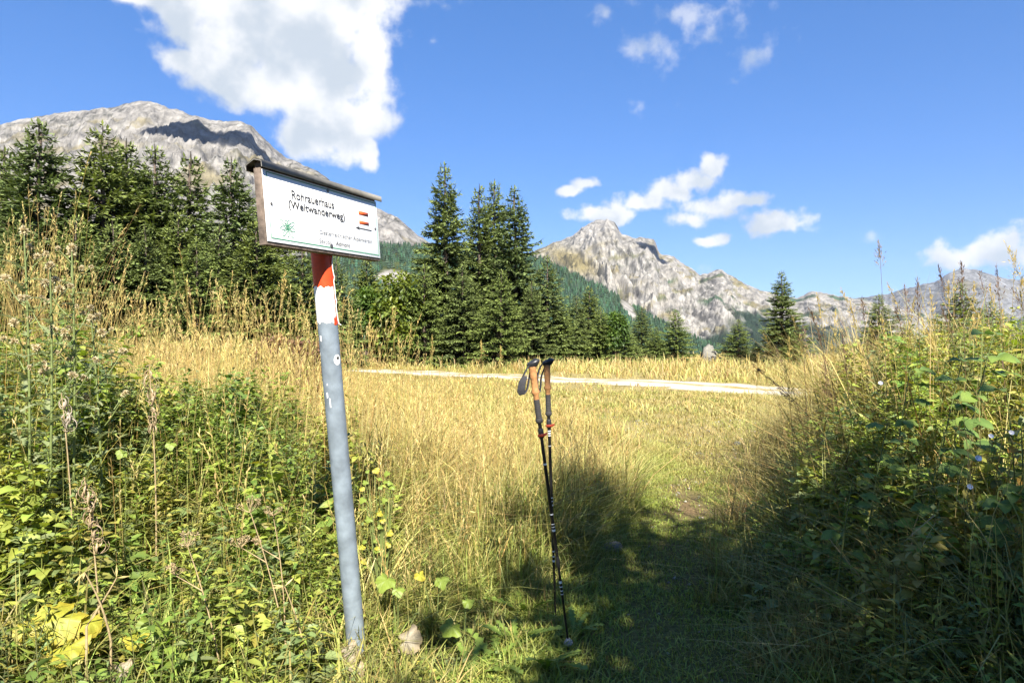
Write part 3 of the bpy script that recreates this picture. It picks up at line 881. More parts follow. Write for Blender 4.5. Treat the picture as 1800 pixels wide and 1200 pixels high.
M['screw'] = simple('dull_screw', (0.16, 0.15, 0.14), 0.45, 0.7, 0.2, 200)

def cam2w(v): return np.array([v[0], v[2], -v[1]])
PO = cam2w([-0.87428788, -0.60542942, 2.38985298]) + np.array([0, 0, EYE])
PU = cam2w([0.25979303, -0.02449208, 0.69547682]); PV = cam2w([0.02118663, 0.25421113, 0.00481721])
PW_, PH_ = float(np.linalg.norm(PU)), float(np.linalg.norm(PV))
eu = PU / PW_; eup = -PV / PH_; eup = norm(eup - eu * (eup @ eu)); en = np.cross(eu, eup)     # en points out of the sign face
PB = np.array([-0.688, 3.07, -0.05])                      # post foot
_pc = PO + PU * .5 + PV
PT0 = _pc - en * 0.073 + eu * 0.030                                     # post axis at the lower board edge
PAX = norm(PT0 - PB)
PTOP = PT0 + PAX * 0.2
base = np.array([PB[0], PB[1], float(g(PB[0], PB[1]))])
sp = thing('trail_signpost', base, 'white hiking sign with small roof on a leaning grey steel post', 'signpost')
def sl(u, v, out=0.0):
    """point on the sign: u metres along, v metres down from the upper edge, out metres off the face"""
    return PO + eu * u - eup * v + en * out
def sbox(name, u0, u1, v0, v1, o0, o1, material, parent, bev=0.0015):
    P = [sl(u0, v1, o1), sl(u1, v1, o1), sl(u1, v0, o1), sl(u0, v0, o1)]
    Q = [sl(u0, v1, o0), sl(u1, v1, o0), sl(u1, v0, o0), sl(u0, v0, o0)]
    v, q = prism(Q + P)
    B = Bulk(); B.add(v, (.5, .5, .5), q=q)
    o = B.obj(name, material, parent, offset=base)
    if bev: bevel(o, bev)
    return o
board = sbox('backing_board', -0.006, PW_ + .004, -0.004, PH_ + .012, -0.034, -0.004, 'old_wood', sp, .002)
plate = sbox('face_plate', 0.0, PW_, 0.0, PH_, -0.004, 0.0, 'plate', sp, .001)
# small roof: sheet folded over the board
B = Bulk()
prof = [(-0.052, 0.004), (-0.052, -0.014), (-0.017, -0.0300), (0.0125, -0.0205), (0.0125, -0.001), (0.0165, -0.001), (0.0165, -0.0245), (-0.017, -0.0350), (-0.056, -0.0170), (-0.056, 0.004)]
u0, u1 = -0.020, PW_ + 0.022
k = len(prof)
V = [sl(u0, v, o) for o, v in prof] + [sl(u1, v, o) for o, v in prof]
q = [(i, (i + 1) % k, k + (i + 1) % k, k + i) for i in range(k)]
for a_ in range(4):
    q += [(a_, a_ + 1, 8 - a_, 9 - a_), (k + a_, k + 9 - a_, k + 8 - a_, k + a_ + 1)]
B.add(V, (.5, .5, .5), q=q)
roof = B.obj('roof', 'roof_sheet', sp, offset=base)
sbox('roof_batten', 0.0, PW_, -0.028, -0.005, -0.032, -0.006, 'old_wood', sp, .001)
def line_strip(B, pts, w, out=0.0012, closed=False):
    """flat printed stroke through (u, v) points on the plate"""
    pts = np.asarray(pts, float)
    if closed: pts = np.concatenate([pts, pts[:1]])
    d = norm(np.gradient(pts, axis=0)); n = np.stack([-d[:, 1], d[:, 0]], 1) * w / 2
    V = []
    for p, nn in zip(pts, n):
        V += [sl(*(p - nn), out), sl(*(p + nn), out)]
    B.add(V, (.5, .5, .5), q=[(2 * i, 2 * i + 2, 2 * i + 3, 2 * i + 1) for i in range(len(pts) - 1)])
def text(name, s, u0, u1, vbase, cap, material, parent, bold=0.0, out=0.0014):
    cu = bpy.data.curves.new('lettering', 'FONT'); cu.body = s; cu.offset = bold
    ob = bpy.data.objects.new('lettering', cu); COL.objects.link(ob)
    dg = bpy.context.evaluated_depsgraph_get(); dg.update()
    me = bpy.data.meshes.new_from_object(ob.evaluated_get(dg))
    bpy.data.objects.remove(ob)
    n = len(me.vertices); co = np.zeros(n * 3); me.vertices.foreach_get('co', co); co = co.reshape(-1, 3)
    x0, x1 = co[:, 0].min(), co[:, 0].max()
    su = (u1 - u0) / (x1 - x0); sv = cap / 0.69
    w = np.array([sl(u0 + (c[0] - x0) * su, vbase - c[1] * sv, out) for c in co]) - base
    me.vertices.foreach_set('co', w.astype(np.float32).ravel()); me.update()
    me.materials.clear(); me.materials.append(M[material]); me.name = name
    return link(name, me, parent)
w_, h_ = PW_, PH_
text('lettering', 'Rohrauerhaus', .198 * w_, .555 * w_, .318 * h_, .122 * h_, 'ink', plate, 0.016)
text('lettering', '(Weitwanderweg)', .168 * w_, .650 * w_, .464 * h_, .112 * h_, 'ink', plate, 0.018)
text('lettering', 'Oesterreichischer Alpenverein', .404 * w_, .915 * w_, .762 * h_, .066 * h_, 'faded_ink', plate, 0.004)
text('lettering', 'Sektion', .398 * w_, .505 * w_, .900 * h_, .066 * h_, 'faded_ink', plate, 0.0)
text('lettering', 'Admont', .545 * w_, .680 * w_, .900 * h_, .066 * h_, 'ink', plate, 0.0)
for (a, b) in ((.242, .305), (.408, .462)):
    sbox('red_bar', .796 * w_, .896 * w_, a * h_, b * h_, 0.0002, 0.0013, 'bar_red', plate, 0)
# arrow to the left
B = Bulk()
va = .540 * h_
B.add([sl(.785 * w_, va - .0022, .0013), sl(.921 * w_, va - .0022, .0013), sl(.921 * w_, va + .0022, .0013), sl(.785 * w_, va + .0022, .0013)], (.5, .5, .5), q=[(0, 3, 2, 1)])
B.add([sl(.752 * w_, va, .0013), sl(.790 * w_, va - .0075, .0013), sl(.790 * w_, va + .0075, .0013)], (.5, .5, .5), t=[(0, 2, 1)])
B.obj('arrow', 'ink', plate, offset=base)
B = Bulk()
m = .024 * w_
for pts in ([(m, .03 * h_), (m, .945 * h_)], [(m, .945 * h_), (.985 * w_, .952 * h_)], [(.985 * w_, .952 * h_), (.985 * w_, .03 * h_)], [(.985 * w_, .035 * h_), (m, .03 * h_)]):
    line_strip(B, np.array([np.linspace(pts[0][i], pts[1][i], 5) for i in (0, 1)]).T, .0034)
B.obj('border_line', 'green_ink', plate, offset=base)
# edelweiss emblem: outlined petals round a small centre with a monogram knot
B = Bulk()
ec = np.array([.150 * w_, .760 * h_])
rr = random.Random(5)
for i in range(9):
    a = 2 * math.pi * i / 9 + .2
    R = .034 * rr.uniform(.85, 1.15) * (1.2 if abs(math.cos(a)) > .6 else .95)
    d = np.array([math.cos(a), math.sin(a)]); pp = np.array([-d[1], d[0]])
    t = np.linspace(0, 1, 7); wd = .0065 * np.sin(np.clip(t, 0, 1) * math.pi) ** .8
    A = ec + d * (.012 + (R - .012) * t)[:, None] + pp * wd[:, None]
    Bq = ec + d * (.012 + (R - .012) * t)[:, None] - pp * wd[:, None]
    line_strip(B, A, .0020); line_strip(B, Bq, .0020)
for r in (.010, .0062):
    a = np.linspace(0, 2 * math.pi, 17)
    line_strip(B, ec + r * np.stack([np.cos(a), np.sin(a) * .95], 1) * (1 + .12 * np.sin(a * 5))[:, None], .0024)
line_strip(B, ec + np.array([(-.005, .004), (-.001, -.005), (.003, .004), (.006, -.004)]), .0018)
line_strip(B, ec + np.array([(-.006, -.002), (.0, .002), (.006, -.001)]), .0018)
B.obj('edelweiss_emblem', 'green_ink', plate, offset=base)
for (u, v, r) in ((.043, .466, .006), (.964, .491, .006), (.509, .046, .0075), (.503, .925, .0095)):
    c = sl(u * w_, v * h_, 0); revobj('screw', [(0, r), (.002, r), (.0034, r * .6), (.0036, 0.0005)], c, c + en, 'screw', plate, base, 10)

# the steel post with its red-white-red paint
PR = 0.041
def s_at(py):
    lo, hi = -0.2, 2.4
    for _ in range(40):
        mid = (lo + hi) / 2; p = PB + PAX * mid
        if 600 - (p[2] - EYE) / p[1] * F > py: lo = mid
        else: hi = mid
    return lo
LPOST = float(np.linalg.norm(PTOP - PB))
post = revobj('post', [(-0.25, PR), (LPOST - .003, PR), (LPOST, PR - .003)], PB, PB + PAX, 'galv', sp, base, 32)
def shell(name, s0, s1, material, parent, r, a0=0, a1=2 * math.pi, wob0=.0, wob1=.0, seed=0, n=48):
    e1 = norm(np.cross(PAX, [0, 1, 0])); e1 = -e1 if e1[0] < 0 else e1
    e2 = np.cross(PAX, e1)
    a = np.linspace(a0, a1, n)
    lo = s0 + wob0 * fbm(np.cos(a) * 2.2 + 5, np.sin(a) * 2.2 + seed, 3, seed); hi = s1 + wob1 * fbm(np.cos(a) * 2.0 + 9, np.sin(a) * 2.0 + seed, 3, seed + 3)
    rows = []
    for f in (0, .34, .67, 1):
        s = lo * (1 - f) + hi * f
        rows.append(PB + PAX * s[:, None] + r * (np.cos(a)[:, None] * e1 + np.sin(a)[:, None] * e2))
    V = np.concatenate(rows); idx = np.arange(4 * n).reshape(4, n)
    q = np.stack([idx[:-1, :-1], idx[:-1, 1:], idx[1:, 1:], idx[1:, :-1]], -1).reshape(-1, 4)
    B = Bulk(); B.add(V, (.5, .5, .5), q=q)
    return B.obj(name, material, parent, True, base)
sr0, sr1, sw0 = s_at(503), s_at(440), s_at(566)
shell('red_band', sr0, sr1, 'red_paint', post, PR + .0012, wob0=.012, seed=3, n=160)
shell('white_band', sw0, sr0 + .02, 'white_paint', post, PR + .0007, wob0=.016, wob1=.01, seed=8, n=160)
shell('red_smear', s_at(571), s_at(556), 'red_paint', post, PR + .0010, -0.62, -0.2, .02, .03, 12, 24)
for (py, a, da, ds, sd) in ((690, -2.0, .08, .016, 1), (592, -2.2, .12, .008, 2), (703, -1.75, .06, .02, 4), (618, -2.5, .05, .007, 6), (676, -1.9, .05, .004, 8)):
    shell('paint_scuff', s_at(py) - ds, s_at(py) + ds, 'white_paint', post, PR + .0006, a - da, a + da, .03, .03, sd, 10)
def disc_on_post(name, py, a0, r, material, out, sy=1.0):
    e1 = norm(np.cross(PAX, [0, 1, 0])); e1 = -e1 if e1[0] < 0 else e1
    e2 = np.cross(PAX, e1); s0 = s_at(py)
    th = np.linspace(0, 2 * math.pi, 20, endpoint=False)
    V = [PB + PAX * s0 + (PR + out) * (math.cos(a0) * e1 + math.sin(a0) * e2)]
    for t in th:
        a = a0 + r * math.cos(t) / PR
        V.append(PB + PAX * (s0 + r * sy * math.sin(t)) + (PR + out) * (math.cos(a) * e1 + math.sin(a) * e2))
    B = Bulk(); B.add(V, (.5, .5, .5), t=[(0, 1 + i, 1 + (i + 1) % 20) for i in range(20)])
    return B.obj(name, material, post, True, base)
# which way round faces the camera
_e1 = norm(np.cross(PAX, [0, 1, 0])); _e1 = -_e1 if _e1[0] < 0 else _e1
_e2 = np.cross(PAX, _e1)
FACE = -1 if _e2[1] > 0 else 1
disc_on_post('sticker', 631, FACE * 0.62, .0165, 'white_paint', .0008, 1.35)
disc_on_post('sticker_print', 628, FACE * 0.56, .0075, 'ink', .0013, .8)
# loose red and white cord hanging down the edge of the post
cp = []
for i, (px, py) in enumerate([(585, 446), (584, 460), (585, 472), (587, 483), (588.5, 487), (587, 494), (589, 508), (590, 522), (592, 530), (591, 538), (593, 552), (594.5, 562), (596, 569), (600, 571)]):
    p = PB + PAX * s_at(py); cp.append(W(px - 1.5, py, p[1] - .014))
B = Bulk(); tubes(B, np.array([cp]), np.full((1, len(cp)), .0024), np.array([.6, .1, .05]), 6)
B.obj('cord', 'red_paint', sp, True, base)
B = Bulk(); tubes(B, np.array([cp]) + np.array([.003, -.001, 0]), np.full((1, len(cp)), .0019), np.array([.8, .8, .8]), 6)
B.obj('cord', 'white_paint', sp, True, base)

# ================================================================== TREKKING POLES
M['cork'] = simple('cork', (0.36, 0.17, 0.06), 0.8, 0, 0.28, 90, 0.15)
M['foam'] = simple('black_foam', (0.028, 0.026, 0.025), 0.85, 0, 0.2, 90)
M['black_plastic'] = simple('black_plastic', (0.02, 0.02, 0.022), 0.38, 0, 0.15, 50)
M['webbing'] = simple('black_webbing', (0.022, 0.022, 0.025), 0.8, 0, 0.3, 200, 0.2)
M['alu_black'] = simple('black_anodised', (0.016, 0.015, 0.016), 0.3, 0.3, 0.1, 60)
M['pole_print'] = simple('white_pole_print', (0.75, 0.75, 0.73), 0.45, 0, 0.1, 100)
M['lever_red'] = simple('red_lever', (0.20, 0.028, 0.012), 0.4, 0, 0.15, 90)
M['basket'] = simple('grey_rubber', (0.30, 0.30, 0.31), 0.7, 0, 0.15, 60)
def ribbon(B, pts, widths, wdir, thick=.0025):
    pts = np.asarray(pts, float); wdir = np.asarray(wdir, float); k = len(pts)
    if wdir.ndim == 1: wdir = np.broadcast_to(wdir, pts.shape)
    wdir = norm(wdir)
    t = norm(np.gradient(pts, axis=0)); n = norm(np.cross(t, wdir)) * thick / 2
    wd = wdir * np.asarray(widths, float).reshape(-1, 1) / 2
    ring = np.stack([pts - wd - n, pts + wd - n, pts + wd + n, pts - wd + n], 1)
    idx = np.arange(k * 4).reshape(k, 4)
    q = np.stack([idx[:-1], np.roll(idx[:-1], -1, 1), np.roll(idx[1:], -1, 1), idx[1:]], -1).reshape(-1, 4).tolist()
    q += [(0, 3, 2, 1), tuple(idx[-1])]
    B.add(ring, (.5, .5, .5), q=q)
def trekking_pole(tip, top, label, lock, prints, strap, pad, seed):
    tip = np.asarray(tip, float); top = np.asarray(top, float)
    L = float(np.linalg.norm(top - tip)); ax = (top - tip) / L
    b = tip.copy()
    t = thing('trekking_pole', b, label, 'trekking pole', 'pair of trekking poles')
    G0 = L - .028; c = .150
    # grip of cork with a swell, a waist and a flared lower rim
    revobj('cork_grip', [(G0 - c, .0125), (G0 - c + .02, .0135), (G0 - c + .030, .0185), (G0 - c + .036, .0187), (G0 - c + .046, .0150), (G0 - c + .075, .0145), (G0 - c + .098, .0160), (G0 - c + .104, .0172), (G0 - c + .112, .0160), (G0 - c + .135, .0165), (G0, .0185)], tip, top, 'cork', t, b, 20)
    e1 = norm(np.cross(ax, [0, 1, 0])); e1 = e1 if e1[0] > 0 else -e1
    e2 = np.cross(ax, e1)
    # head: flat tilted cap with a beak over the grip
    B = Bulk(); rows = []
    prof = [(-.002, .0185, 0), (.006, .021, .003), (.016, .025, .007), (.022, .0235, .009), (.027, .014, .008), (.0285, .001, .007)]
    n = 18; a = np.arange(n) / n * 2 * math.pi
    for (h, r, o) in prof:
        rows.append(tip + ax * (G0 + h) + e1 * o + (np.cos(a)[:, None] * e1 * r * 1.22 + np.sin(a)[:, None] * e2 * r * .85) + ax * (np.cos(a)[:, None] * .005 * (h > .01)))
    V = np.concatenate(rows); idx = np.arange(len(prof) * n).reshape(-1, n)
    q = np.stack([idx[:-1], np.roll(idx[:-1], -1, 1), np.roll(idx[1:], -1, 1), idx[1:]], -1).reshape(-1, 4)
    B.add(V, (.5, .5, .5), q=q); B.obj('grip_head', 'black_plastic', t, True, b)
    f1 = G0 - c; f = .105
    pr = []
    for i in range(9):
        s = f1 - .012 - i * .0085
        pr += [(s, .0138), (s - .0028, .0138), (s - .0040, .0127), (s - .0055, .0127)]
    pr = [(f1, .0132)] + pr + [(f1 - f + .016, .0150), (f1 - f + .009, .0172), (f1 - f + .002, .0165), (f1 - f - .004, .0125)]
    revobj('foam_sleeve', pr[::-1], tip, top, 'foam', t, b, 18)
    joint = L * .30; j2 = L * .60
    shaft = revobj('upper_shaft', [(L - .36, .0088), (f1 - f + .004, .0088)], tip, top, 'alu_black', t, b, 14)
    mid = revobj('middle_shaft', [(joint, .0078), (L - .355, .0078)], tip, top, 'alu_black', t, b, 14)
    low = revobj('lower_shaft', [(.02, .0050), (joint + .03, .0066)], tip, top, 'alu_black', t, b, 14)
    revobj('joint_collar', [(joint - .012, .0072), (joint - .006, .0092), (joint + .03, .0092), (joint + .036, .0082)], tip, top, 'black_plastic', t, b, 14)
    # clamp with its red flip lever
    cl = revobj('clamp', [(lock - .010, .0095), (lock - .006, .0128), (lock + .03, .0122), (lock + .036, .0098)], tip, top, 'black_plastic', t, b, 16)
    B = Bulk(); p0 = tip + ax * (lock + .004)
    V = []
    for (x, yy, s, h) in [(-.016, -.014, 0, .012), (.004, -.019, .0, .013), (.020, -.013, .002, .012), (.030, -.004, .006, .006)]:
        V += [p0 + e1 * x + np.array([0, yy, 0]) + ax * (s - h / 2), p0 + e1 * x + np.array([0, yy, 0]) + ax * (s + h / 2), p0 + e1 * x * .9 + np.array([0, yy + .008, 0]) + ax * (s + h / 2), p0 + e1 * x * .9 + np.array([0, yy + .008, 0]) + ax * (s - h / 2)]
    idx = np.arange(16).reshape(4, 4)
    q = np.stack([idx[:-1], np.roll(idx[:-1], -1, 1), np.roll(idx[1:], -1, 1), idx[1:]], -1).reshape(-1, 4).tolist() + [(0, 3, 2, 1), (12, 13, 14, 15)]
    B.add(V, (.5, .5, .5), q=q); o = B.obj('lever', 'lever_red', cl, False, b); bevel(o, .0015)
    for (s, ln) in prints:
        r = .0091 if s > L - .358 else (.0081 if s > joint + .036 else (.0094 if s > joint - .012 else .0069))
        par = shaft if s > L - .358 else (mid if s > joint else low)
        revobj('white_ring', [(s - ln / 2, r), (s + ln / 2, r)], tip, top, 'pole_print', par, b, 14, cap=False)
    revobj('tip_basket', [(.004, .004), (.010, .016), (.018, .022), (.026, .020), (.034, .012), (.042, .0075)], tip, top, 'basket', t, b, 16)
    revobj('steel_tip', [(-.02, .001), (-.015, .003), (.012, .0042)], tip, top, 'screw', t, b, 10)
    # wrist strap
    B = Bulk(); sp_ = np.array(strap); kk = np.linspace(0, len(sp_) - 1, 40)
    pts = np.stack([np.interp(kk, np.arange(len(sp_)), sp_[:, i]) for i in range(3)], 1)
    for _ in range(3): pts[1:-1] = (pts[:-2] + 2 * pts[1:-1] + pts[2:]) / 4
    wd = np.interp(np.linspace(0, 1, 40), [0, .25, .5, .75, 1], [.014, .020, .024, .020, .014])
    ribbon(B, pts, wd, np.array([.35, -.9, .1]))
    st = B.obj('wrist_strap', 'webbing', t, False, b)
    if pad is not None:
        B = Bulk(); pad = np.array(pad); kk = np.linspace(0, len(pad) - 1, 14)
        pts = np.stack([np.interp(kk, np.arange(len(pad)), pad[:, i]) for i in range(3)], 1)
        ribbon(B, pts, np.interp(np.linspace(0, 1, 14), [0, .2, .75, 1], [.022, .034, .036, .024]), np.array([.95, -.25, .2]), .007)
        o = B.obj('strap_pad', 'webbing', st, False, b); bevel(o, .002)
    return t
def along(tip, top, py):
    tip = np.asarray(tip); top = np.asarray(top); L = np.linalg.norm(top - tip); lo, hi = 0, L
    for _ in range(40):
        m_ = (lo + hi) / 2; p = tip + (top - tip) / L * m_
        if 600 - (p[2] - EYE) / p[1] * F > py: lo = m_
        else: hi = m_
    return lo
A0 = W(1000, 1141, 3.2); A0[2] = float(g(A0[0], A0[1])) + .03; A1 = W(934, 633, 3.03)
B0 = W(977, 1082, 3.52); B0[2] = float(g(B0[0], B0[1])) + .0; B1 = W(961, 631, 3.42)
d = 3.0
strapA = [W(931, 640, 3.03), W(922, 655, 3.0), W(916, 672, 2.99), W(913, 690, 2.99), W(920, 694, 3.0), W(927, 684, 3.03), W(930, 665, 3.05), W(934, 644, 3.05)]
padA = [W(922, 661, 2.985), W(918, 672, 2.98), W(916, 684, 2.98), W(917, 694, 2.985)]
trekking_pole(A0, A1, 'leaning trekking pole with cork grip and padded wrist strap, its grey basket in the grass', along(A0, A1, 766),
              [(along(A0, A1, 815), .008), (along(A0, A1, 903), .006), (along(A0, A1, 920), .004), (along(A0, A1, 925), .004), (along(A0, A1, 931), .010), (along(A0, A1, 1022), .012), (along(A0, A1, 1030), .005), (along(A0, A1, 1037), .005), (along(A0, A1, 1043), .004)], strapA, padA, 1)
strapB = [W(958, 636, 3.42), W(950, 643, 3.40), W(945, 658, 3.39), W(944, 676, 3.39), W(947, 692, 3.39), W(950, 684, 3.42), W(951, 662, 3.44), W(958, 644, 3.44)]
trekking_pole(B0, B1, 'upright trekking pole with cork grip and looped strap, tip hidden in the grass', along(B0, B1, 749),
              [(along(B0, B1, 757), .005), (along(B0, B1, 761), .005), (along(B0, B1, 765), .004), (along(B0, B1, 783), .003), (along(B0, B1, 874), .005), (along(B0, B1, 880), .005), (along(B0, B1, 887), .009), (along(B0, B1, 968), .006), (along(B0, B1, 977), .006), (along(B0, B1, 985), .010)], strapB, None, 2)

# ================================================================== VEGETATION
def scatter(n, x0, x1, y0, y1, dens, marg=0.35, k=0.78):
    """n ground points inside the rectangle, kept with probability dens(x, y), only where the view can reach"""
    out = []; got = 0; tries = 0
    while got < n and tries < 60:
        x = RNG.uniform(x0, x1, n * 2); y = RNG.uniform(y0, y1, n * 2)
        keep = (RNG.random(n * 2) < dens(x, y)) & (np.abs(x) < k * y + marg)
        out.append(np.stack([x[keep], y[keep]], 1)); got += keep.sum(); tries += 1
    p = np.concatenate(out)[:n]
    return p[:, 0], p[:, 1]
def near_poles(x, y):
    """1 on the low-growing strip round the pole tips and the foot of the post"""
    return np.maximum(S(0.55, 0.25, np.abs(x - 0.2) * .8) * S(4.1, 3.3, y), S(.30, .10, np.abs(x + .62)) * S(3.15, 2.95, y))
def right_edge(y):
    return np.where(y < 4, 1.08 + .03 * (y - 2), 1.14 + .43 * (y - 4))
def tallness(x, y):
    """height of the tall growth at a place, in metres"""
    n = fbm(x * 1.3, y * 1.3, 3, 77)
    left = 0.28 + 0.42 * S(2.4, 4.2, y) * S(-.3, -1.2, x) + .22 * S(4, 6.5, y) + .38 * S(-.54, -.70, x / y) * S(2.6, 3.4, y)
    mid = 0.16 + 0.34 * S(3.2, 5.2, y)
    h = np.where(x < -0.75, left, mid + (left - mid) * S(-.2, -.75, x))
    r = x - right_edge(y)
    hr = 0.17 + .66 * S(0.0, 1.1, r)
    h = np.where(r > 0, hr, h)
    h = h * (1 + .45 * n)
    h = h * (1 - .35 * near_poles(x, y))
    return np.maximum(h, .07)
def jitter(c, n, s=.34, hue=.12):
    return c * RNG.uniform(1 - s, 1 + s, (n, 1)) * RNG.uniform(1 - hue, 1 + hue, (n, 3))
def mixn(a, b, m):
    return a * (1 - m[:, None]) + b * m[:, None]
BROWN = np.array([0.25, 0.15, 0.06])
def clumped(n, per, sd, *args):
    """points gathered in tufts; returns x, y, one random tone and one random number for each tuft member"""
    x, y = scatter(max(1, n // per), *args)
    m = len(x); k = RNG.integers(max(2, per // 3), per * 2 - per // 3, m)
    X = np.repeat(x, k) + RNG.normal(0, 1, k.sum()) * sd; Y = np.repeat(y, k) + RNG.normal(0, 1, k.sum()) * sd
    return X, Y, np.repeat(RNG.uniform(.7, 1.3, (m, 1)) * RNG.uniform(.9, 1.1, (m, 3)), k, 0), np.repeat(RNG.normal(0, 1, m), k)

def grass_near():
    # tall mixed grass left of the path
    B = Bulk()
    def dens(x, y):
        return S(0.05, 0.4, path_d(x, y)) * (x < right_edge(y)) * (0.45 + .55 * S(-.5, .3, fbm(x * 1.7, y * 1.7, 3, 31))) * np.where(x < -.24 * y, .20, 1.0)
    n = 52000
    x, y, tone, rn = clumped(n, 16, .035, -5.4, 1.2, 1.75, 6.6, dens)
    n = len(x)
    h = tallness(x, y) * RNG.uniform(.4, 1.2, n) * np.exp(.28 * rn)
    dry = np.clip(S(3.2, 7.5, y) * .60 + .20 - .34 * S(-1.0, .2, x) * S(7, 4.5, y) + .6 * fbm(x * 1.1, y * 1.1, 3, 33) + .22 * rn - .25 * S(-.8, -1.6, x) * S(5, 3.5, y) + RNG.normal(0, .22, n), 0, 1)
    C = mixn(jitter(GRN, n), jitter(STRAW * .8, n), dry); T = mixn(jitter(GRN2, n), jitter(STRAW2, n), np.clip(dry + .15, 0, 1))
    az = RNG.uniform(0, 6.28, n)
    blades(B, np.stack([x, y, g(x, y) - .01], 1), h, RNG.uniform(.003, .009, n), az, RNG.normal(.1, .42, n), RNG.uniform(.05, 1.15, n), C * tone, T * tone)
    stuff(B.obj('tall_grass', 'straw'), 'mixed green and straw-coloured tall grass between the sign post and the path', 'grass')
    # flower stalks with feathery heads among it
    B = Bulk()
    m = 1500
    x, y = scatter(m, -5.2, 1.0, 3.1, 7.5, lambda x, y: S(0.15, 0.5, path_d(x, y)) * (x < right_edge(y)) * (1 - .8 * near_poles(x, y)) * np.where((x < -.24 * y) & (y < 5), .3, 1))
    m = len(x)
    h = tallness(x, y) * RNG.uniform(1.1, 1.75, m) + .08
    az = RNG.uniform(0, 6.28, m); lean = RNG.uniform(.03, .28, m)
    t = np.linspace(0, 1, 5)
    dx = np.stack([np.cos(az), np.sin(az)], 1)
    pts = np.stack([x[:, None] + dx[:, :1] * (lean * h)[:, None] * t ** 2, y[:, None] + dx[:, 1:] * (lean * h)[:, None] * t ** 2, g(x, y)[:, None] + h[:, None] * t * (1 - .12 * lean[:, None] * t)], -1)
    c = jitter(STRAW * 1.0, m)
    tubes(B, pts, np.linspace(.0016, .0008, 5)[None] * np.ones((m, 1)), c, 3)
    tip = pts[:, -1]; tdir = norm(pts[:, -1] - pts[:, -2])
    for j in range(11):
        f = j / 11
        off = tdir * (-.11 * f + .0)[..., None] if False else tdir * (-.13 * f)
        d = tdir + RNG.normal(0, .28 + .25 * f, (m, 3))
        diamonds(B, tip + off, d, RNG.normal(0, 1, (m, 3)), RNG.uniform(.018, .045, m), RNG.uniform(.004, .008, m), c * 1.05, jitter(STRAW2, m))
    stuff(B.obj('grass_seed_stalks', 'straw'), 'thin dry grass stalks with seed heads standing above the grass', 'grass')
grass_near()

def grass_golden():
    B = Bulk()
    def dens(x, y):
        return np.clip(S(0.1, 0.6, path_d(x, y)) * S(1.6 + .18 * (y - 6), .6 + .05 * (y - 6), x) * (0.5 + .6 * fbm(x * .8, y * .8, 3, 35)), 0, 1)
    n = 52000
    x, y, tone, rn = clumped(n, 12, .07, -13, 2.6, 5.6, 17, dens)
    n = len(x)
    h = (0.36 + .36 * S(-.19, -.33, x / y)) * (1 + .4 * fbm(x * .7, y * .7, 3, 36)) * RNG.uniform(.45, 1.2, n) * np.exp(.25 * rn) * (1 - .35 * S(9, 15, y) * S(-6, -2, x))
    dry = np.clip(.74 + .75 * fbm(x * .55, y * .55, 3, 37) + .2 * rn + RNG.normal(0, .14, n), 0, 1)
    C = mixn(jitter(GRN * 1.3, n), jitter(STRAW * .85, n), dry); T = mixn(jitter(GRN2, n), jitter(STRAW2 * 1.05, n), np.clip(dry + .1, 0, 1))
    blades(B, np.stack([x, y, g(x, y) - .01], 1), h, RNG.uniform(.005, .013, n), RNG.uniform(0, 6.28, n), RNG.normal(0, .38, n), RNG.uniform(.05, .95, n), C * tone, T * tone)
    # bushy reed-grass heads
    m = 2000
    x, y = scatter(m, -13, 1.5, 6, 16, lambda x, y: dens(x, y) * S(.5, -2.0, x))
    m = len(x)
    h = (0.46 + .42 * S(-.19, -.33, x / y)) * RNG.uniform(.85, 1.35, m)
    az = RNG.uniform(0, 6.28, m); lean = RNG.uniform(.02, .3, m); dx = np.stack([np.cos(az), np.sin(az)], 1); t = np.linspace(0, 1, 4)
    pts = np.stack([x[:, None] + dx[:, :1] * (lean * h)[:, None] * t ** 2, y[:, None] + dx[:, 1:] * (lean * h)[:, None] * t ** 2, g(x, y)[:, None] + h[:, None] * t], -1)
    c = jitter(STRAW * 1.1, m)
    tubes(B, pts, np.linspace(.003, .0015, 4)[None] * np.ones((m, 1)), c, 3)
    tip = pts[:, -1]; td = norm(pts[:, -1] - pts[:, -2])
    for j in range(9):
        f = j / 9
        diamonds(B, tip - td * .2 * f, td + RNG.normal(0, .16 + .12 * f, (m, 3)), RNG.normal(0, 1, (m, 3)), RNG.uniform(.05, .10, m), RNG.uniform(.008, .018, m), c * .95, jitter(STRAW2 * 1.0, m))
    stuff(B.obj('golden_grass', 'straw'), 'dense golden dry grass on the rise between the herbs and the spruces', 'grass')
grass_golden()

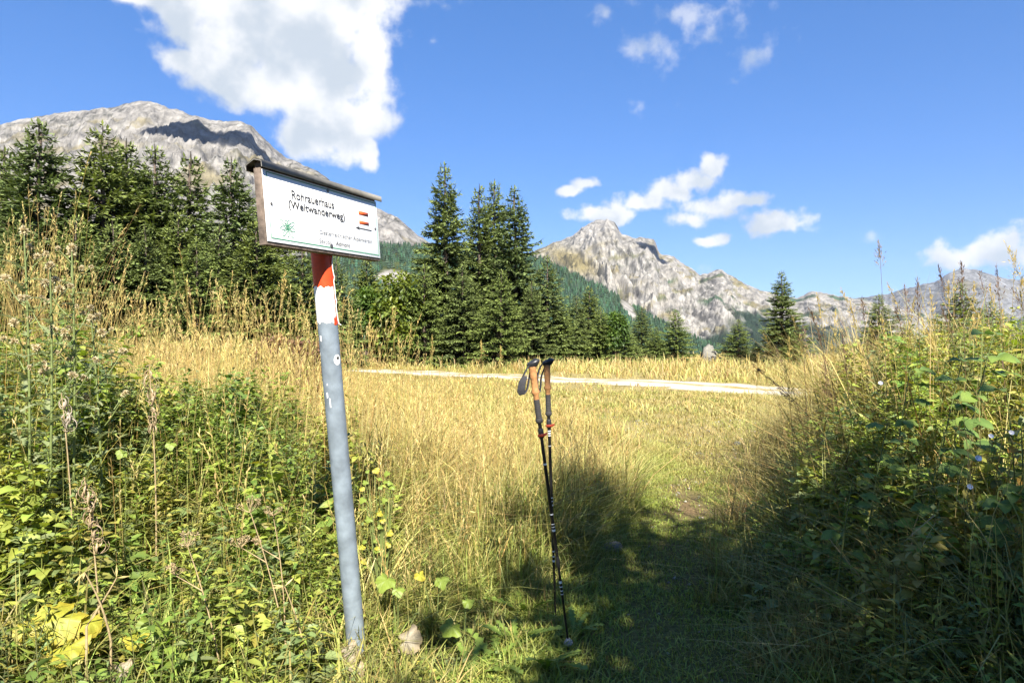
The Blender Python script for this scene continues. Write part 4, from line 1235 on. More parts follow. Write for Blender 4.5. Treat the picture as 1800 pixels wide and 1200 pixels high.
def grass_far():
    B = Bulk()
    n = 58000
    def dens(x, y):
        rd = road_d(x, y)
        return np.where(rd < 1.5, np.where(rd < .25, .5, .05), 1.0) * (0.55 + .5 * fbm(x * .25, y * .25, 3, 38)) * np.clip(30 / y, 0, 1) * np.where(y > 42, .6, 1)
    x, y, tone, rn = clumped(n, 7, .18, -45, 45, 13, 62, dens)
    n = len(x)
    rd = road_d(x, y)
    behind = S(1.5, 3.5, rd) * (y > np.interp(x, ROADC[:, 0], ROADC[:, 1]))
    h = (.14 + .34 * behind + .25 * S(-.27, -.36, x / y)) * RNG.uniform(.5, 1.3, n) * np.where(rd < 1.5, .35, 1)
    h = h * np.exp(.3 * rn)
    dry = np.clip(.84 + .5 * fbm(x * .2, y * .2, 3, 39) + .15 * rn + RNG.normal(0, .12, n), 0, 1)
    C = mixn(jitter(GRN * 1.4, n), jitter(STRAW * .9, n), dry); T = mixn(jitter(GRN2, n), jitter(STRAW2 * 1.05, n), dry)
    blades(B, np.stack([x, y, g(x, y) - .01], 1), h, RNG.uniform(.018, .036, n) * (y / 30 + .3), RNG.uniform(0, 6.28, n), RNG.normal(0, .3, n), RNG.uniform(.05, .7, n), C * tone, T * tone, 2)
    stuff(B.obj('meadow_grass', 'straw'), 'pale dry meadow grass on both sides of the gravel track', 'grass')
grass_far()

def grass_short():
    B = Bulk()
    # trodden path and its green edges, then the short dry meadow where it opens
    n = 60000
    x, y = scatter(n, -.6, 3.6, 1.9, 9.5, lambda x, y: (x < right_edge(y) + .4) * S(.75, .25, path_d(x, y)) * (1 - .3 * S(-.12, -.4, path_d(x, y))) * (1 - .88 * S(.0, .35, fbm(x * 1.6, y * 1.1, 3, 91)) * S(.05, -.25, path_d(x, y)) * S(3.6, 4.6, y)) * (0.4 + .8 * S(-.4, .4, fbm(x * 2, y * 2, 3, 40))))
    n = len(x)
    h = (.035 + .09 * S(-.25, .3, path_d(x, y))) * RNG.uniform(.5, 1.4, n)
    dry = np.clip(S(6.0, 10, y) * .7 + .06 + .45 * fbm(x * 1.2, y * 1.2, 3, 41) + RNG.normal(0, .15, n), 0, 1)
    C = mixn(jitter(GRN * 1.25, n), jitter(STRAW * .8, n), dry); T = mixn(jitter(GRN2 * 1.25, n), jitter(STRAW2 * .95, n), dry)
    blades(B, np.stack([x, y, g(x, y) - .004], 1), h, RNG.uniform(.004, .008, n), RNG.uniform(0, 6.28, n), RNG.normal(0, .5, n), RNG.uniform(.2, 1.0, n), C, T, 2)
    n = 42000
    x, y = scatter(n, -2, 12, 6.5, 20, lambda x, y: S(-.5, .6, x + .1 * (y - 6) - .0) * (road_d(x, y) > 1.4) * (0.35 + .8 * S(-.5, .3, fbm(x * .9, y * .9, 3, 42))) * np.clip(9 / y, 0, 1))
    n = len(x)
    h = RNG.uniform(.03, .13, n) * (1 + .8 * S(.4, 1.5, path_d(x, y))) * (.8 + .03 * y)
    dry = np.clip(.70 + .8 * fbm(x * .6, y * .6, 3, 43) + RNG.normal(0, .15, n), 0, 1)
    C = mixn(jitter(GRN * 1.3, n), jitter(STRAW * .72, n), dry); T = mixn(jitter(GRN2, n), jitter(STRAW2 * .9, n), dry)
    blades(B, np.stack([x, y, g(x, y) - .004], 1), h, RNG.uniform(.006, .013, n) * (y / 12 + .35), RNG.uniform(0, 6.28, n), RNG.normal(0, .5, n), RNG.uniform(.1, .9, n), C, T, 2)
    stuff(B.obj('short_grass', 'straw'), 'short trodden grass on the footpath and the meadow it opens into', 'grass')
grass_short()

def grass_bank():
    B = Bulk()
    n = 42000
    x, y, tone, rn = clumped(n, 16, .035, .9, 9, 1.9, 11.5, lambda x, y: S(-.15, .15, x - right_edge(y)) * (.35 + .75 * S(-.4, .4, fbm(x * 1.5, y * 1.5, 3, 44))) * np.clip(4.5 / y, 0, 1))
    n = len(x)
    r = x - right_edge(y)
    h = tallness(x, y) * RNG.uniform(.45, 1.25, n) * np.exp(.25 * rn) * (1 + .25 * S(5, 7, y))
    dry = np.clip(.45 + .6 * S(3.6, 6.0, y) + .8 * fbm(x * 1.1, y * 1.1, 3, 45) + RNG.normal(0, .2, n), 0, 1)
    C = mixn(jitter(GRN * .85, n), jitter(STRAW * .72, n), dry); T = mixn(jitter(GRN2 * .9, n), jitter(STRAW2 * .95, n), dry)
    blades(B, np.stack([x, y, g(x, y) - .01], 1), h, RNG.uniform(.0035, .009, n), RNG.uniform(0, 6.28, n), RNG.normal(.05, .45, n), RNG.uniform(.1, 1.2, n), C * tone, T * tone)
    stuff(B.obj('bank_grass', 'straw'), 'green and dry grass over the bank on the far side of the path', 'grass')
grass_bank()

# ---------------------------------------------------------------- leafy herbs
HERB = [np.array(c) for c in ((.15, .22, .045), (.21, .28, .05), (.28, .33, .06), (.19, .24, .09), (.34, .36, .07), (.30, .27, .07))]
def herb(B, Bs, x, y, h, kind, col, lean=None):
    """one leafy stem: leaves into B, stem into Bs"""
    rng = RNG
    z0 = float(g(x, y)) - .01
    a = rng.uniform(0, 6.28) if lean is None else lean
    ln = rng.uniform(.0, .35) * h
    t = np.linspace(0, 1, 5)
    pts = np.stack([x + math.cos(a) * ln * t ** 1.6, y + math.sin(a) * ln * t ** 1.6, z0 + h * t * (1 - .1 * t)], 1)
    tubes(Bs, pts[None], np.linspace(.0035, .0014, 5)[None], np.array([.16, .17, .06]) * rng.uniform(.7, 1.3), 3)
    if kind == 0:      # opposite pairs, nettle-like
        nl = int(h / .042); L0, asp, dr = .075, .42, .35
    elif kind == 1:    # many narrow leaves, willowherb-like
        nl = int(h / .016); L0, asp, dr = .085, .17, .25
    elif kind == 2:    # small round-toothed leaves in threes
        nl = int(h / .022); L0, asp, dr = .045, .62, .2
    else:              # broad bramble leaflets
        nl = int(h / .030); L0, asp, dr = .085, .60, .4
    nl = max(nl, 6)
    ts = np.linspace(.12 if kind != 3 else .2, 1, nl) + rng.normal(0, .012, nl)
    ts = np.clip(ts, .05, 1)
    reps = {0: 2, 1: 1, 2: 3, 3: 3}[kind]
    ts = np.repeat(ts, reps); n = len(ts)
    P = np.stack([np.interp(ts, t, pts[:, i]) for i in range(3)], 1)
    if kind == 0: ang = np.repeat(np.arange(nl) * math.pi / 2, 2) + np.tile([0, math.pi], nl)
    elif kind == 1: ang = np.arange(n) * 2.4
    else: ang = np.repeat(np.arange(nl) * 2.4, 3) + np.tile([-.55, 0, .55], nl)
    ang = ang + rng.normal(0, .25, n) + rng.uniform(0, 6)
    el = rng.uniform(-.35, .5, n) + .35 * ts
    D = np.stack([np.cos(ang) * np.cos(el), np.sin(ang) * np.cos(el), np.sin(el)], 1)
    Lf = L0 * (1.15 - .65 * ts ** 1.5) * rng.uniform(.7, 1.25, n) * min(1.2, .6 + h)
    if kind >= 2: P = P + D * (Lf * .5)[:, None]
    tone = rng.uniform(.75, 1.3, (n, 1))
    C = col * tone * rng.uniform(.92, 1.08, (n, 3))
    yl = rng.random(n) < .05
    C[yl] = np.array([.36, .31, .06]) * tone[yl]
    U = np.array([0, 0, 1.])[None] + rng.normal(0, .35, (n, 3))
    (leaves if kind == 3 or (kind == 0 and y < 3.0) else small_leaves)(B, P, D, U, Lf, Lf * asp, C, bend=dr * rng.uniform(.4, 1.5, n), fold=.3)
def herb_field(name, n, x0, x1, y0, y1, dens, hfun, kinds, label, bright=1.0):
    B = Bulk(); Bs = Bulk()
    x, y = scatter(n, x0, x1, y0, y1, dens)
    h = hfun(x, y) * RNG.uniform(.6, 1.2, len(x))
    sel = fbm(x * .9, y * .9, 2, 47) + RNG.normal(0, .35, len(x))
    cs = fbm(x * 1.2 + 7, y * 1.2, 2, 48) + RNG.normal(0, .3, len(x))
    for i in range(len(x)):
        k = kinds[int(np.clip((sel[i] + .8) / 1.6, 0, .999) * len(kinds))]
        c = HERB[int(np.clip((cs[i] + .7) / 1.4, 0, .999) * len(HERB))] * bright
        herb(B, Bs, x[i], y[i], max(.10, h[i]), k, c)
    o = stuff(B.obj(name, 'leaf'), label, 'herbs')
    s = Bs.obj('stems', 'leaf', o); s['kind'] = 'stuff'
herb_field('bank_herbs', 1650, -4.6, -.35, 1.7, 5.6,
           lambda x, y: S(-.13 * y - .05, -.30 * y - .1, x) * (.4 + .6 * S(-.4, .3, fbm(x, y, 2, 50))) * (1 - .9 * S(.20, .1, np.abs(x + .66)) * S(3.2, 3, y)),
           lambda x, y: tallness(x, y) * .98 + .04, [0, 1, 1, 2, 0, 3, 1], 'dense green leafy herbs and nettles around the sign post', 1.15)
herb_field('low_herbs', 620, -1.3, .75, 2.2, 6.0,
           lambda x, y: S(.1, .3, path_d(x, y)) * (.3 + .7 * S(-.3, .3, fbm(x * 1.5, y * 1.5, 2, 51))),
           lambda x, y: tallness(x, y) * .72, [2, 1, 1, 2, 0], 'low green herbs growing between the dry grass near the poles', 1.1)
herb_field('bramble_bank', 1250, 1.0, 5.6, 1.9, 6.6,
           lambda x, y: S(.0, .45, x - right_edge(y)) * (.4 + .6 * S(-.4, .3, fbm(x, y, 2, 52))) * S(7, 5, y),
           lambda x, y: tallness(x, y) * .9 + .16 * S(.35, 1.3, x - right_edge(y)), [3, 0, 2, 1, 1, 0], 'tangle of green leafy brambles and herbs on the bank beside the path', 1.35)

# ================================================================== SINGLE PLANTS AND STONES
def leaf_mesh(kind, col, seed=0, tipc=None):
    """flat-lying leaf template of length 1 along +X, upper side +Z"""
    rng = np.random.default_rng(seed); B = Bulk(); col = np.array(col, float); tipc = col if tipc is None else np.array(tipc, float)
    if kind == 'lobed':          # broad rounded leaf with lobes and a notch at the stalk
        n = 30; th = np.linspace(-math.pi + .18, math.pi - .18, n)
        r = .46 * (1 + rng.uniform(.05, .13) * np.cos(th * 5 + rng.uniform(-.5, .5)) + .07 * np.cos(th * 11 + rng.uniform(0, 6)) + .05 * np.cos(th * 3 + rng.uniform(0, 6)) + .16 * np.cos(th)) * (1 + .06 * rng.normal(0, 1, n)) * (1 - .25 * np.exp(-((np.abs(th) - math.pi) / .3) ** 2))
        rows = [np.array([[.42, 0, .02]])]
        for f in (.5, 1.0):
            x = .42 + r * f * np.cos(th); y = r * f * np.sin(th)
            z = .05 * np.cos(th * 5 + seed) * f + .10 * f * f * np.cos(2 * th + seed) - .12 * f * f + rng.normal(0, .012, n) * f
            rows.append(np.stack([x, y, z], 1))
        V = np.concatenate(rows); t = []; q = []
        for i in range(n - 1):
            t.append((0, 1 + i, 2 + i)); q.append((1 + i, 1 + n + i, 2 + n + i, 2 + i))
        c = np.concatenate([col[None] * .95, np.repeat(col[None], n, 0) * rng.uniform(.9, 1.1, (n, 1)), np.repeat(tipc[None], n, 0) * rng.uniform(.8, 1.15, (n, 1))])
        B.add(V, c, t=t, q=q)
    else:
        if kind == 'ovate':
            x = np.linspace(0, 1, 10); w = .30 * np.sin(np.clip(x, 0, 1) ** .75 * math.pi) ** .8 * (1 + .10 * (np.arange(10) % 2)); bend, fold = .22, .18
        elif kind == 'dandelion':
            x = np.linspace(0, 1, 15); w = (.035 + .10 * np.clip(x * 1.25, 0, 1) * (1 - x) ** .35) * np.where(np.arange(15) % 2, 1.35, .55); w[-1] = 0; bend, fold = .35, .25
        else:                    # spiny thistle leaf
            x = np.linspace(0, 1, 13); w = .13 * (1 - x * .75) * np.where(np.arange(13) % 2, 1.7, .45); w[0] = .03; w[-1] = 0; bend, fold = .3, .45
        k = len(x); z = .06 * np.sin(x * 2.2) - bend * x ** 2
        tw = .04 * np.sin(x * 9 + seed)
        L = np.stack([x + (.03 if kind != 'ovate' else 0), -w, z + fold * w + tw * w * 3], 1); C_ = np.stack([x, 0 * x, z], 1); R = np.stack([x + (.03 if kind != 'ovate' else 0), w, z + fold * w - tw * w * 3], 1)
        V = np.concatenate([L, C_, R]); q = []
        for i in range(k - 1):
            q += [(i, k + i, k + i + 1, i + 1), (k + i, 2 * k + i, 2 * k + i + 1, k + i + 1)]
        cc = col * (1 - x[:, None]) + tipc * x[:, None]
        B.add(V, np.concatenate([cc * .95, cc * 1.15, cc * .95]), q=q)
    return B.mesh('leaf', 'leaf', True)
LM = {}
YEL = (.44, .43, .05); YGR = (.26, .34, .05)
LM['yel'] = [leaf_mesh('lobed', YEL, s, (.52, .42, .05)) for s in (1, 2, 3)]
LM['ygr'] = [leaf_mesh('lobed', YGR, s) for s in (4, 5)]
LM['pale'] = [leaf_mesh('lobed', (.52, .45, .32), s, (.46, .36, .22)) for s in (6, 7)]
LM['dan'] = [leaf_mesh('dandelion', (.16, .25, .035), s, (.24, .33, .06)) for s in (1, 2, 3)]
LM['this'] = [leaf_mesh('thistle', (.24, .29, .12), s, (.36, .38, .20)) for s in (1, 2, 3)]
LM['rasp'] = [leaf_mesh('ovate', (.20, .29, .06), s, (.25, .34, .07)) for s in (1, 2)]
LM['raspd'] = [leaf_mesh('ovate', (.14, .23, .06), s, (.17, .26, .06)) for s in (3, 4)]
LM['raspy'] = [leaf_mesh('ovate', (.50, .36, .06), s, (.52, .28, .06)) for s in (5, 6)]
def put_leaf(parent, me, p, d, up, s):
    d = Vector(d).normalized(); up = Vector(up); y = up.cross(d)
    y = y.normalized() if y.length > 1e-4 else Vector((0, 1, 0))
    z = d.cross(y)
    o = link('leaf', me, parent)
    o.matrix_local = Matrix.Translation(Vector(p)) @ Matrix(((d.x, y.x, z.x), (d.y, y.y, z.y), (d.z, y.z, z.z))).to_4x4() @ Matrix.Diagonal((s, s, s, 1))
    return o
def curve(p0, p1, sag=(0, 0, 0), k=6):
    t = np.linspace(0, 1, k)[:, None]; p0 = np.asarray(p0, float); p1 = np.asarray(p1, float)
    return p0 * (1 - t) + p1 * t + np.asarray(sag, float) * (4 * t * (1 - t))
def stalks(parent, paths, radii, mat_, name='stem', sides=5):
    B = Bulk()
    for p, r in zip(paths, radii):
        tubes(B, np.array([p]), np.linspace(r, r * .45, len(p))[None], np.array([.3, .25, .12]), sides)
    return B.obj(name, mat_, parent, True)
def ground_root(x, y, label, cat, name, group=None):
    z = float(g(x, y)); return thing(name, (x, y, z), label, cat, group), np.array([x, y, z])

# broad-leaved plants with yellowing leaves: every leaf hangs on its own stalk
def broad_plant(spec, label, group=None, name='broad_leaved_plant'):
    pts = [W(px, py, Y) for px, py, Y, s, kind in spec]
    c = np.mean(pts, 0); root, b = ground_root(c[0], c[1] + .04, label, 'plant', name, group)
    paths = []
    for (px, py, Y, s, kind), p in zip(spec, pts):
        p = p.copy(); p[2] = max(p[2], float(g(p[0], p[1])) + .05)
        tocam = Vector((-p[0], -p[1], EYE - p[2])).normalized()
        up = tocam * .75 + Vector((random.uniform(-.35, .35), random.uniform(-.2, .2), .65))
        a = random.uniform(-.9, .9); d = Vector((math.sin(a) * .8, -.5, -.45 - .3 * abs(math.cos(a))))
        me = random.choice(LM[kind])
        d = (d - up.normalized() * d.dot(up.normalized())).normalized()
        st = np.array(p) - np.array(d) * s * .4
        put_leaf(root, me, st - b, d, up, s)
        paths.append(curve(np.array([0, 0, -.03]) + np.random.default_rng(3).normal(0, .01, 3) * np.array([1, 1, 0]), st - b + np.array(d) * s * .12, (0, .02, .05)))
    stalks(root, paths, [.004] * len(paths), 'green_stem')
    return root
broad_plant([(108, 1085, 2.62, .20, 'yel'), (52, 1100, 2.6, .11, 'yel'), (122, 1135, 2.55, .15, 'yel'), (160, 1092, 2.66, .10, 'yel')], 'plant with large bright yellow lobed leaves low among the herbs')
broad_plant([(268, 1100, 2.68, .14, 'ygr'), (240, 1120, 2.62, .09, 'yel')], 'smaller yellow-green lobed-leaf plant beside the bright yellow one')
broad_plant([(680, 1018, 3.15, .10, 'ygr'), (700, 1035, 3.1, .06, 'ygr')], 'yellow-green heart-shaped leaf plant close to the sign post')
broad_plant([(738, 1010, 3.3, .06, 'yel'), (776, 1018, 3.3, .075, 'ygr')], 'low plant with two yellow leaves between the post and the poles')
broad_plant([(795, 1100, 3.05, .10, 'ygr'), (822, 1056, 3.15, .06, 'ygr')], 'yellow-green leaf plant in the patch of shade before the poles')
broad_plant([(575, 1182, 2.85, .12, 'yel'), (553, 1165, 2.9, .09, 'ygr')], 'yellow leaf plant at the foot of the sign post')
broad_plant([(300, 780, 3.5, .055, 'ygr'), (215, 795, 3.3, .055, 'ygr'), (108, 645, 3.6, .07, 'ygr')], 'small round-leaved plant in the herbs below the thistles')
broad_plant([(rr_[0] + 660, rr_[1] + 905, 3.42, rr_[2], 'ygr' if k_ % 3 else 'yel') for k_, rr_ in enumerate([(random.uniform(-25, 30), random.uniform(-85, 90), random.uniform(.022, .042)) for _ in range(26)])], 'bush of small yellow leaves in the shadow line of the sign post')
for (px, py, Y, s, lab) in ((612, 1150, 2.98, .11, 'pale withered leaf curled against the foot of the post'), (625, 1186, 2.86, .10, 'pale withered leaf lying before the foot of the post'), (718, 1128, 3.0, .13, 'pale dry leaf lying in the grass between the post and the poles'), (215, 1185, 2.55, .10, 'pale dry leaf among the herbs below the yellow plant')):
    p = W(px, py, Y); root, b = ground_root(p[0], p[1], lab, 'leaf', 'withered_leaf')
    o = put_leaf(root, LM['pale'][int(px) % 2], np.array(p) - b - np.array([s * .4, 0, 0]), (.8, -.3, .3), (.1, -.8, .6), s); o.name = 'blade'
    stalks(root, [curve((0, 0, -.01), np.array(p) - b + np.array([0, .01, 0]), (0, .01, .02))], [.0022], 'stem')

# rosettes of long green leaves round the pole tips
RO = 'rosettes of toothed leaves near the pole tips'
for (px, py, Y, n_, s) in [(905, 1120, 3.2, 9, .20), (960, 1165, 3.0, 8, .20), (870, 1165, 3.0, 8, .18), (1010, 1120, 3.35, 7, .15), (925, 1045, 3.55, 7, .20), (830, 1195, 2.92, 8, .17)]:
    p = W(px, py, Y); root, b = ground_root(p[0], p[1], 'green rosette of long toothed leaves in the grass around the pole tips', 'plant', 'leaf_rosette', RO)
    for i in range(n_):
        a = 2 * math.pi * i / n_ + random.uniform(-.3, .3); e = random.uniform(.25, 1.0)
        put_leaf(root, random.choice(LM['dan']), (0, 0, .01), (math.cos(a) * math.cos(e), math.sin(a) * math.cos(e), math.sin(e)), (0, 0, 1), s * random.uniform(.75, 1.2))

# thistles with woolly seed heads
M['wool'] = leafmat('thistle_wool', .35, .8, .1)
def thistle(px, ptop, Y, label, seed, h_extra=0):
    rng = np.random.default_rng(seed)
    top = W(px, ptop, Y); x0, y0 = top[0] + rng.uniform(-.05, .05), Y + .02
    root, b = ground_root(x0, y0, label, 'thistle', 'thistle')
    H = top - b
    main = curve((0, 0, -.03), H, (.02, 0, 0), 8); paths = [main]; rad = [.008]
    heads = [(H, .021)]
    for i in range(7):
        t = .55 + .42 * i / 7; p = main[0] * (1 - t) + main[-1] * t
        a = i * 2.4 + rng.uniform(-.4, .4); l = rng.uniform(.12, .28) * (1.25 - t * .6)
        e = p + np.array([math.cos(a) * l * .6, math.sin(a) * l * .6, l * .85]); paths.append(curve(p, e, (0, 0, -.02))); rad.append(.004); heads.append((e, rng.uniform(.013, .021)))
        if rng.random() < .7:
            e2 = p * .4 + e * .6 + np.array([math.cos(a + 1.3) * .06, math.sin(a + 1.3) * .06, .07]); paths.append(curve(p * .4 + e * .6, e2)); rad.append(.003); heads.append((e2, rng.uniform(.010, .015)))
    stalks(root, paths, rad, 'green_stem', 'stem', 6)
    for (p, r) in heads:
        B = Bulk(); n = 70; d = norm(rng.normal(0, 1, (n, 3)) + np.array([0, 0, .5]))
        tone = rng.uniform(.75, 1.2, (n, 1))
        diamonds(B, p + d * r * .2, d, rng.normal(0, 1, (n, 3)), r * rng.uniform(.8, 1.25, n), r * .42, np.array([.48, .36, .17]) * tone, np.array([.92, .80, .52]) * tone)
        B.obj('seed_head', 'wool', root)
    for i in range(26):
        t = .12 + .80 * i / 26; p = main[0] * (1 - t) + main[-1] * t
        a = i * 2.4 + rng.uniform(-.3, .3); e = rng.uniform(.0, .7)
        put_leaf(root, LM['this'][i % 3], p, (math.cos(a) * math.cos(e), math.sin(a) * math.cos(e), math.sin(e)), (0, 0, 1), (.19 - .10 * t) * rng.uniform(.8, 1.25))
thistle(42, 405, 3.3, 'tallest thistle with a cluster of woolly seed heads above the herbs', 1)
thistle(126, 436, 3.4, 'thistle with pale woolly heads right beside the tallest thistle', 2)
thistle(88, 468, 3.2, 'shorter thistle with pale heads between its two taller neighbours', 3)
thistle(160, 560, 3.5, 'low thistle with spiny grey-green leaves near the golden grass', 4)

# withered curled stalk, dry umbels, brown spikes
def curled(px0, py0, px1, py1, Y, label, n, seed, name='withered_plant', col=(.60, .45, .27)):
    rng = np.random.default_rng(seed); a = W(px0, py0, Y); c = W(px1, py1, Y)
    root, b = ground_root(c[0], c[1] + .02, label, 'plant', name)
    stalks(root, [curve((0, 0, -.02), a - b, (.015, 0, 0), 8)], [.005], 'stem')
    for i in range(n):
        f = rng.random(); p = (a * (1 - f) + c * f) - b
        th = np.linspace(0, rng.uniform(2.0, 5.5), 12) + rng.uniform(-1, 1); r0 = rng.uniform(.008, .026)
        az = rng.uniform(0, 6.28); d = np.array([math.cos(az), math.sin(az), 0])
        pts = p + d * (r0 * np.sin(th) * (1 + .2 * th))[:, None] + np.array([0, 0, 1.]) * (r0 * (np.cos(th) - 1) * (1 + .12 * th))[:, None]
        B = Bulk(); wd = np.interp(np.linspace(0, 1, 12), [0, .3, 1], [.004, .009, .002]); ribbon(B, pts, wd, np.array([-d[1], d[0], .3]), .0012)
        B.c = [np.broadcast_to(np.array(col) * rng.uniform(.75, 1.2), x.shape) for x in B.v]
        B.obj('curled_leaf', 'leaf', root)
curled(148, 838, 172, 950, 2.75, 'pale withered plant with curled dead leaves among the green herbs', 34, 1)
curled(262, 640, 270, 750, 3.4, 'upright dry tan stalk with shrivelled leaves in the herbs', 34, 2)
curled(108, 690, 125, 740, 3.1, 'bleached shrivelled plant below the thistles', 16, 3, col=(.66, .55, .42))
def umbel(px, py, pbx, pby, Y, label, seed, r=.06):
    rng = np.random.default_rng(seed); t_ = W(px, py, Y); c = W(pbx, pby, Y)
    root, b = ground_root(c[0], c[1], label, 'plant', 'dry_umbel')
    top = t_ - b; paths = [curve((0, 0, -.02), top, (.02, 0, .0), 8)]; rad = [.0045]
    m = paths[0][5]; side = m + np.array([-.10, -.02, .07]); paths.append(curve(m, side)); rad.append(.003)
    ends = []
    for o in (top, side):
        for i in range(11):
            a = rng.uniform(0, 6.28); e = rng.uniform(.3, 1.3); l = r * rng.uniform(.7, 1.2) * (1 if o is top else .7)
            q_ = o + np.array([math.cos(a) * math.cos(e), math.sin(a) * math.cos(e), math.sin(e)]) * l
            paths.append(curve(o, q_, (0, 0, -.005), 4)); rad.append(.0016); ends.append(q_)
    stalks(root, paths, rad, 'stem', 'stem', 4)
    for part in (ends[:11], ends[11:]):
        B = Bulk(); E = np.repeat(np.array(part), 7, 0); n = len(E)
        diamonds(B, E, norm(RNG.normal(0, 1, (n, 3)) + np.array([0, 0, .6])), RNG.normal(0, 1, (n, 3)), .014, .005, np.array([.45, .33, .17]), np.broadcast_to(np.array([.55, .42, .24]), (n, 3)))
        B.obj('seed_cluster', 'straw', root)
umbel(440, 900, 515, 1045, 2.85, 'dry umbel plant with a pale leaning stalk beside the post', 1)
umbel(330, 960, 395, 1090, 2.7, 'smaller dry umbel with brown rays low in the herbs', 2, .05)
umbel(480, 905, 500, 1010, 3.0, 'thin dry umbel close behind the leaning one', 3, .04)
# two pale dead stems crossing over the yellow plant
for (a, c, lab) in (((148, 1005, 2.45), (195, 1125, 2.5), 'pale dead stem leaning across the yellow-leaved plant'), ((205, 1015, 2.5), (152, 1100, 2.5), 'pale dead stem crossing the other one over the yellow plant'), ((500, 1030, 2.75), (545, 1190, 2.8), 'bleached bent stem in the herbs before the post')):
    p, q_ = W(*a), W(*c); root, b = ground_root(q_[0], q_[1], lab, 'stem', 'dead_stem')
    q_ = q_ - b; stalks(root, [np.concatenate([[np.array([0, 0, -.02])], curve(q_, p - b, (.01, 0, .01), 7)])], [.005], 'stem')
    B = Bulk(); n = 6; e = np.repeat([p - b], n, 0); diamonds(B, e, RNG.normal(0, 1, (n, 3)), RNG.normal(0, 1, (n, 3)), .05, .008, STRAW2); B.obj('dry_sheath', 'straw', root)

# reed grass stalks one by one
def reed(top, foot, label, group, seed, head=.20, col=None, drop=.0, dark=False):
    rng = np.random.default_rng(seed); top = np.asarray(top, float)
    root, b = ground_root(foot[0], foot[1], label, 'reed', 'reed_stalk', group)
    T_ = top - b; sag = np.array([-T_[0] * .12, -T_[1] * .12, abs(T_[0]) * .10 + .01]); P_ = curve((0, 0, -.02), T_, sag, 10)
    c = np.array(STRAW * rng.uniform(.85, 1.15) if not dark else np.array([.20, .125, .075])) if col is None else np.array(col)
    B = Bulk(); tubes(B, P_[None], np.linspace(.0028, .0011, 10)[None], c * .85, 4); B.obj('stem', 'straw', root, True)
    L_ = np.linalg.norm(T_); n = 90; f = rng.random(n) ** .8; u = 1 - f * head / L_
    t = np.linspace(0, 1, 10); pp = np.stack([np.interp(u, t, P_[:, i]) for i in range(3)], 1); dr = norm(P_[-1] - P_[-3])
    B = Bulk(); spread = .25 + .55 * f; br = rng.normal(0, 1, (n, 3)); d = norm(dr + br * (spread * .55)[:, None] + np.array([rng.uniform(-.2, .2), 0, -drop]))
    pp2 = pp + d * (rng.uniform(0, .045, n) * (.4 + f))[:, None]
    diamonds(B, pp2, d, rng.normal(0, 1, (n, 3)), rng.uniform(.014, .032, n), rng.uniform(.003, .006, n), c * rng.uniform(.8, 1.2, (n, 1)), np.clip(c * 1.2, 0, 1) * rng.uniform(.85, 1.2, (n, 1)))
    B.obj('seed_head', 'straw', root)['kind'] = 'stuff'
    for i in range(3):
        k = rng.integers(1, 6); az = rng.uniform(0, 6.28); B = Bulk(); l = rng.uniform(.18, .38); tt = np.linspace(0, 1, 6)
        pts = P_[k] + np.array([math.cos(az), math.sin(az), 0]) * (l * .7 * tt)[:, None] + np.array([0, 0, 1.]) * (l * (.8 * tt - .75 * tt ** 2))[:, None]
        ribbon(B, pts, np.linspace(.007, .001, 6), np.array([-math.sin(az), math.cos(az), .2]), .0006); B.c = [np.broadcast_to(c * .9, x.shape) for x in B.v]
        B.obj('blade', 'straw', root)
GB = 'tall dry grass stalks on the bank'
reed(W(1546, 430, 4.2), W(1565, 900, 4.2), 'single thin grass stalk reaching highest against the blue sky', None, 500, .16, (.30, .24, .17))
reed(W(1330, 648, 3.5), W(1560, 900, 3.7), 'dark brown grass stalk leaning far out over the path edge', None, 501, .30, None, 0, True)
rr = random.Random(9)
for i, (px, py) in enumerate([(1436, 520), (1468, 548), (1515, 525), (1562, 500), (1612, 495), (1636, 515), (1676, 478), (1712, 500), (1752, 470), (1780, 510), (1388, 600), (1410, 570), (1478, 510), (1498, 545), (1440, 585), (1462, 600), (1395, 560), (1405, 590), (1345, 590), (1332, 625), (1425, 548), (1480, 590), (1590, 505), (1575, 545), (1650, 470), (1668, 500), (1690, 465), (1700, 520), (1722, 480), (1655, 540), (1740, 505), (1768, 430), (1785, 445), (1795, 490), (1620, 560), (1530, 575), (1550, 560), (1605, 530), (1510, 610), (1450, 640), (1420, 625), (1380, 640), (1365, 610), (1640, 590), (1710, 560), (1760, 540)]):
    Y = rr.uniform(3.7, 5.4); t_ = W(px, py, Y); f = (t_[0] + rr.uniform(-.05, .40), Y + rr.uniform(-.2, .2))
    reed(t_, f, 'dry grass stalk with feathery seed head rising from the bramble bank', GB, 600 + i, rr.uniform(.16, .28), None, rr.uniform(0, .3), rr.random() < .2)
GG = 'tall golden stalks behind the post'
for i, (px, py) in enumerate([(690, 545), (650, 555), (655, 580), (722, 570), (700, 590), (605, 525), (615, 575), (500, 480), (470, 540), (520, 545), (430, 545), (380, 530), (340, 545), (290, 520), (255, 535), (215, 495), (160, 510), (20, 420), (62, 455), (570, 560), (760, 590), (845, 600), (880, 608)]):
    Y = rr.uniform(4.6, 7.5) if px > 100 else 3.4; t_ = W(px, py, Y)
    reed(t_, (t_[0] + rr.uniform(-.15, .15), Y + rr.uniform(-.1, .1)), 'golden grass stalk with a dense narrow seed head before the spruces', GG, 700 + i, rr.uniform(.18, .28))

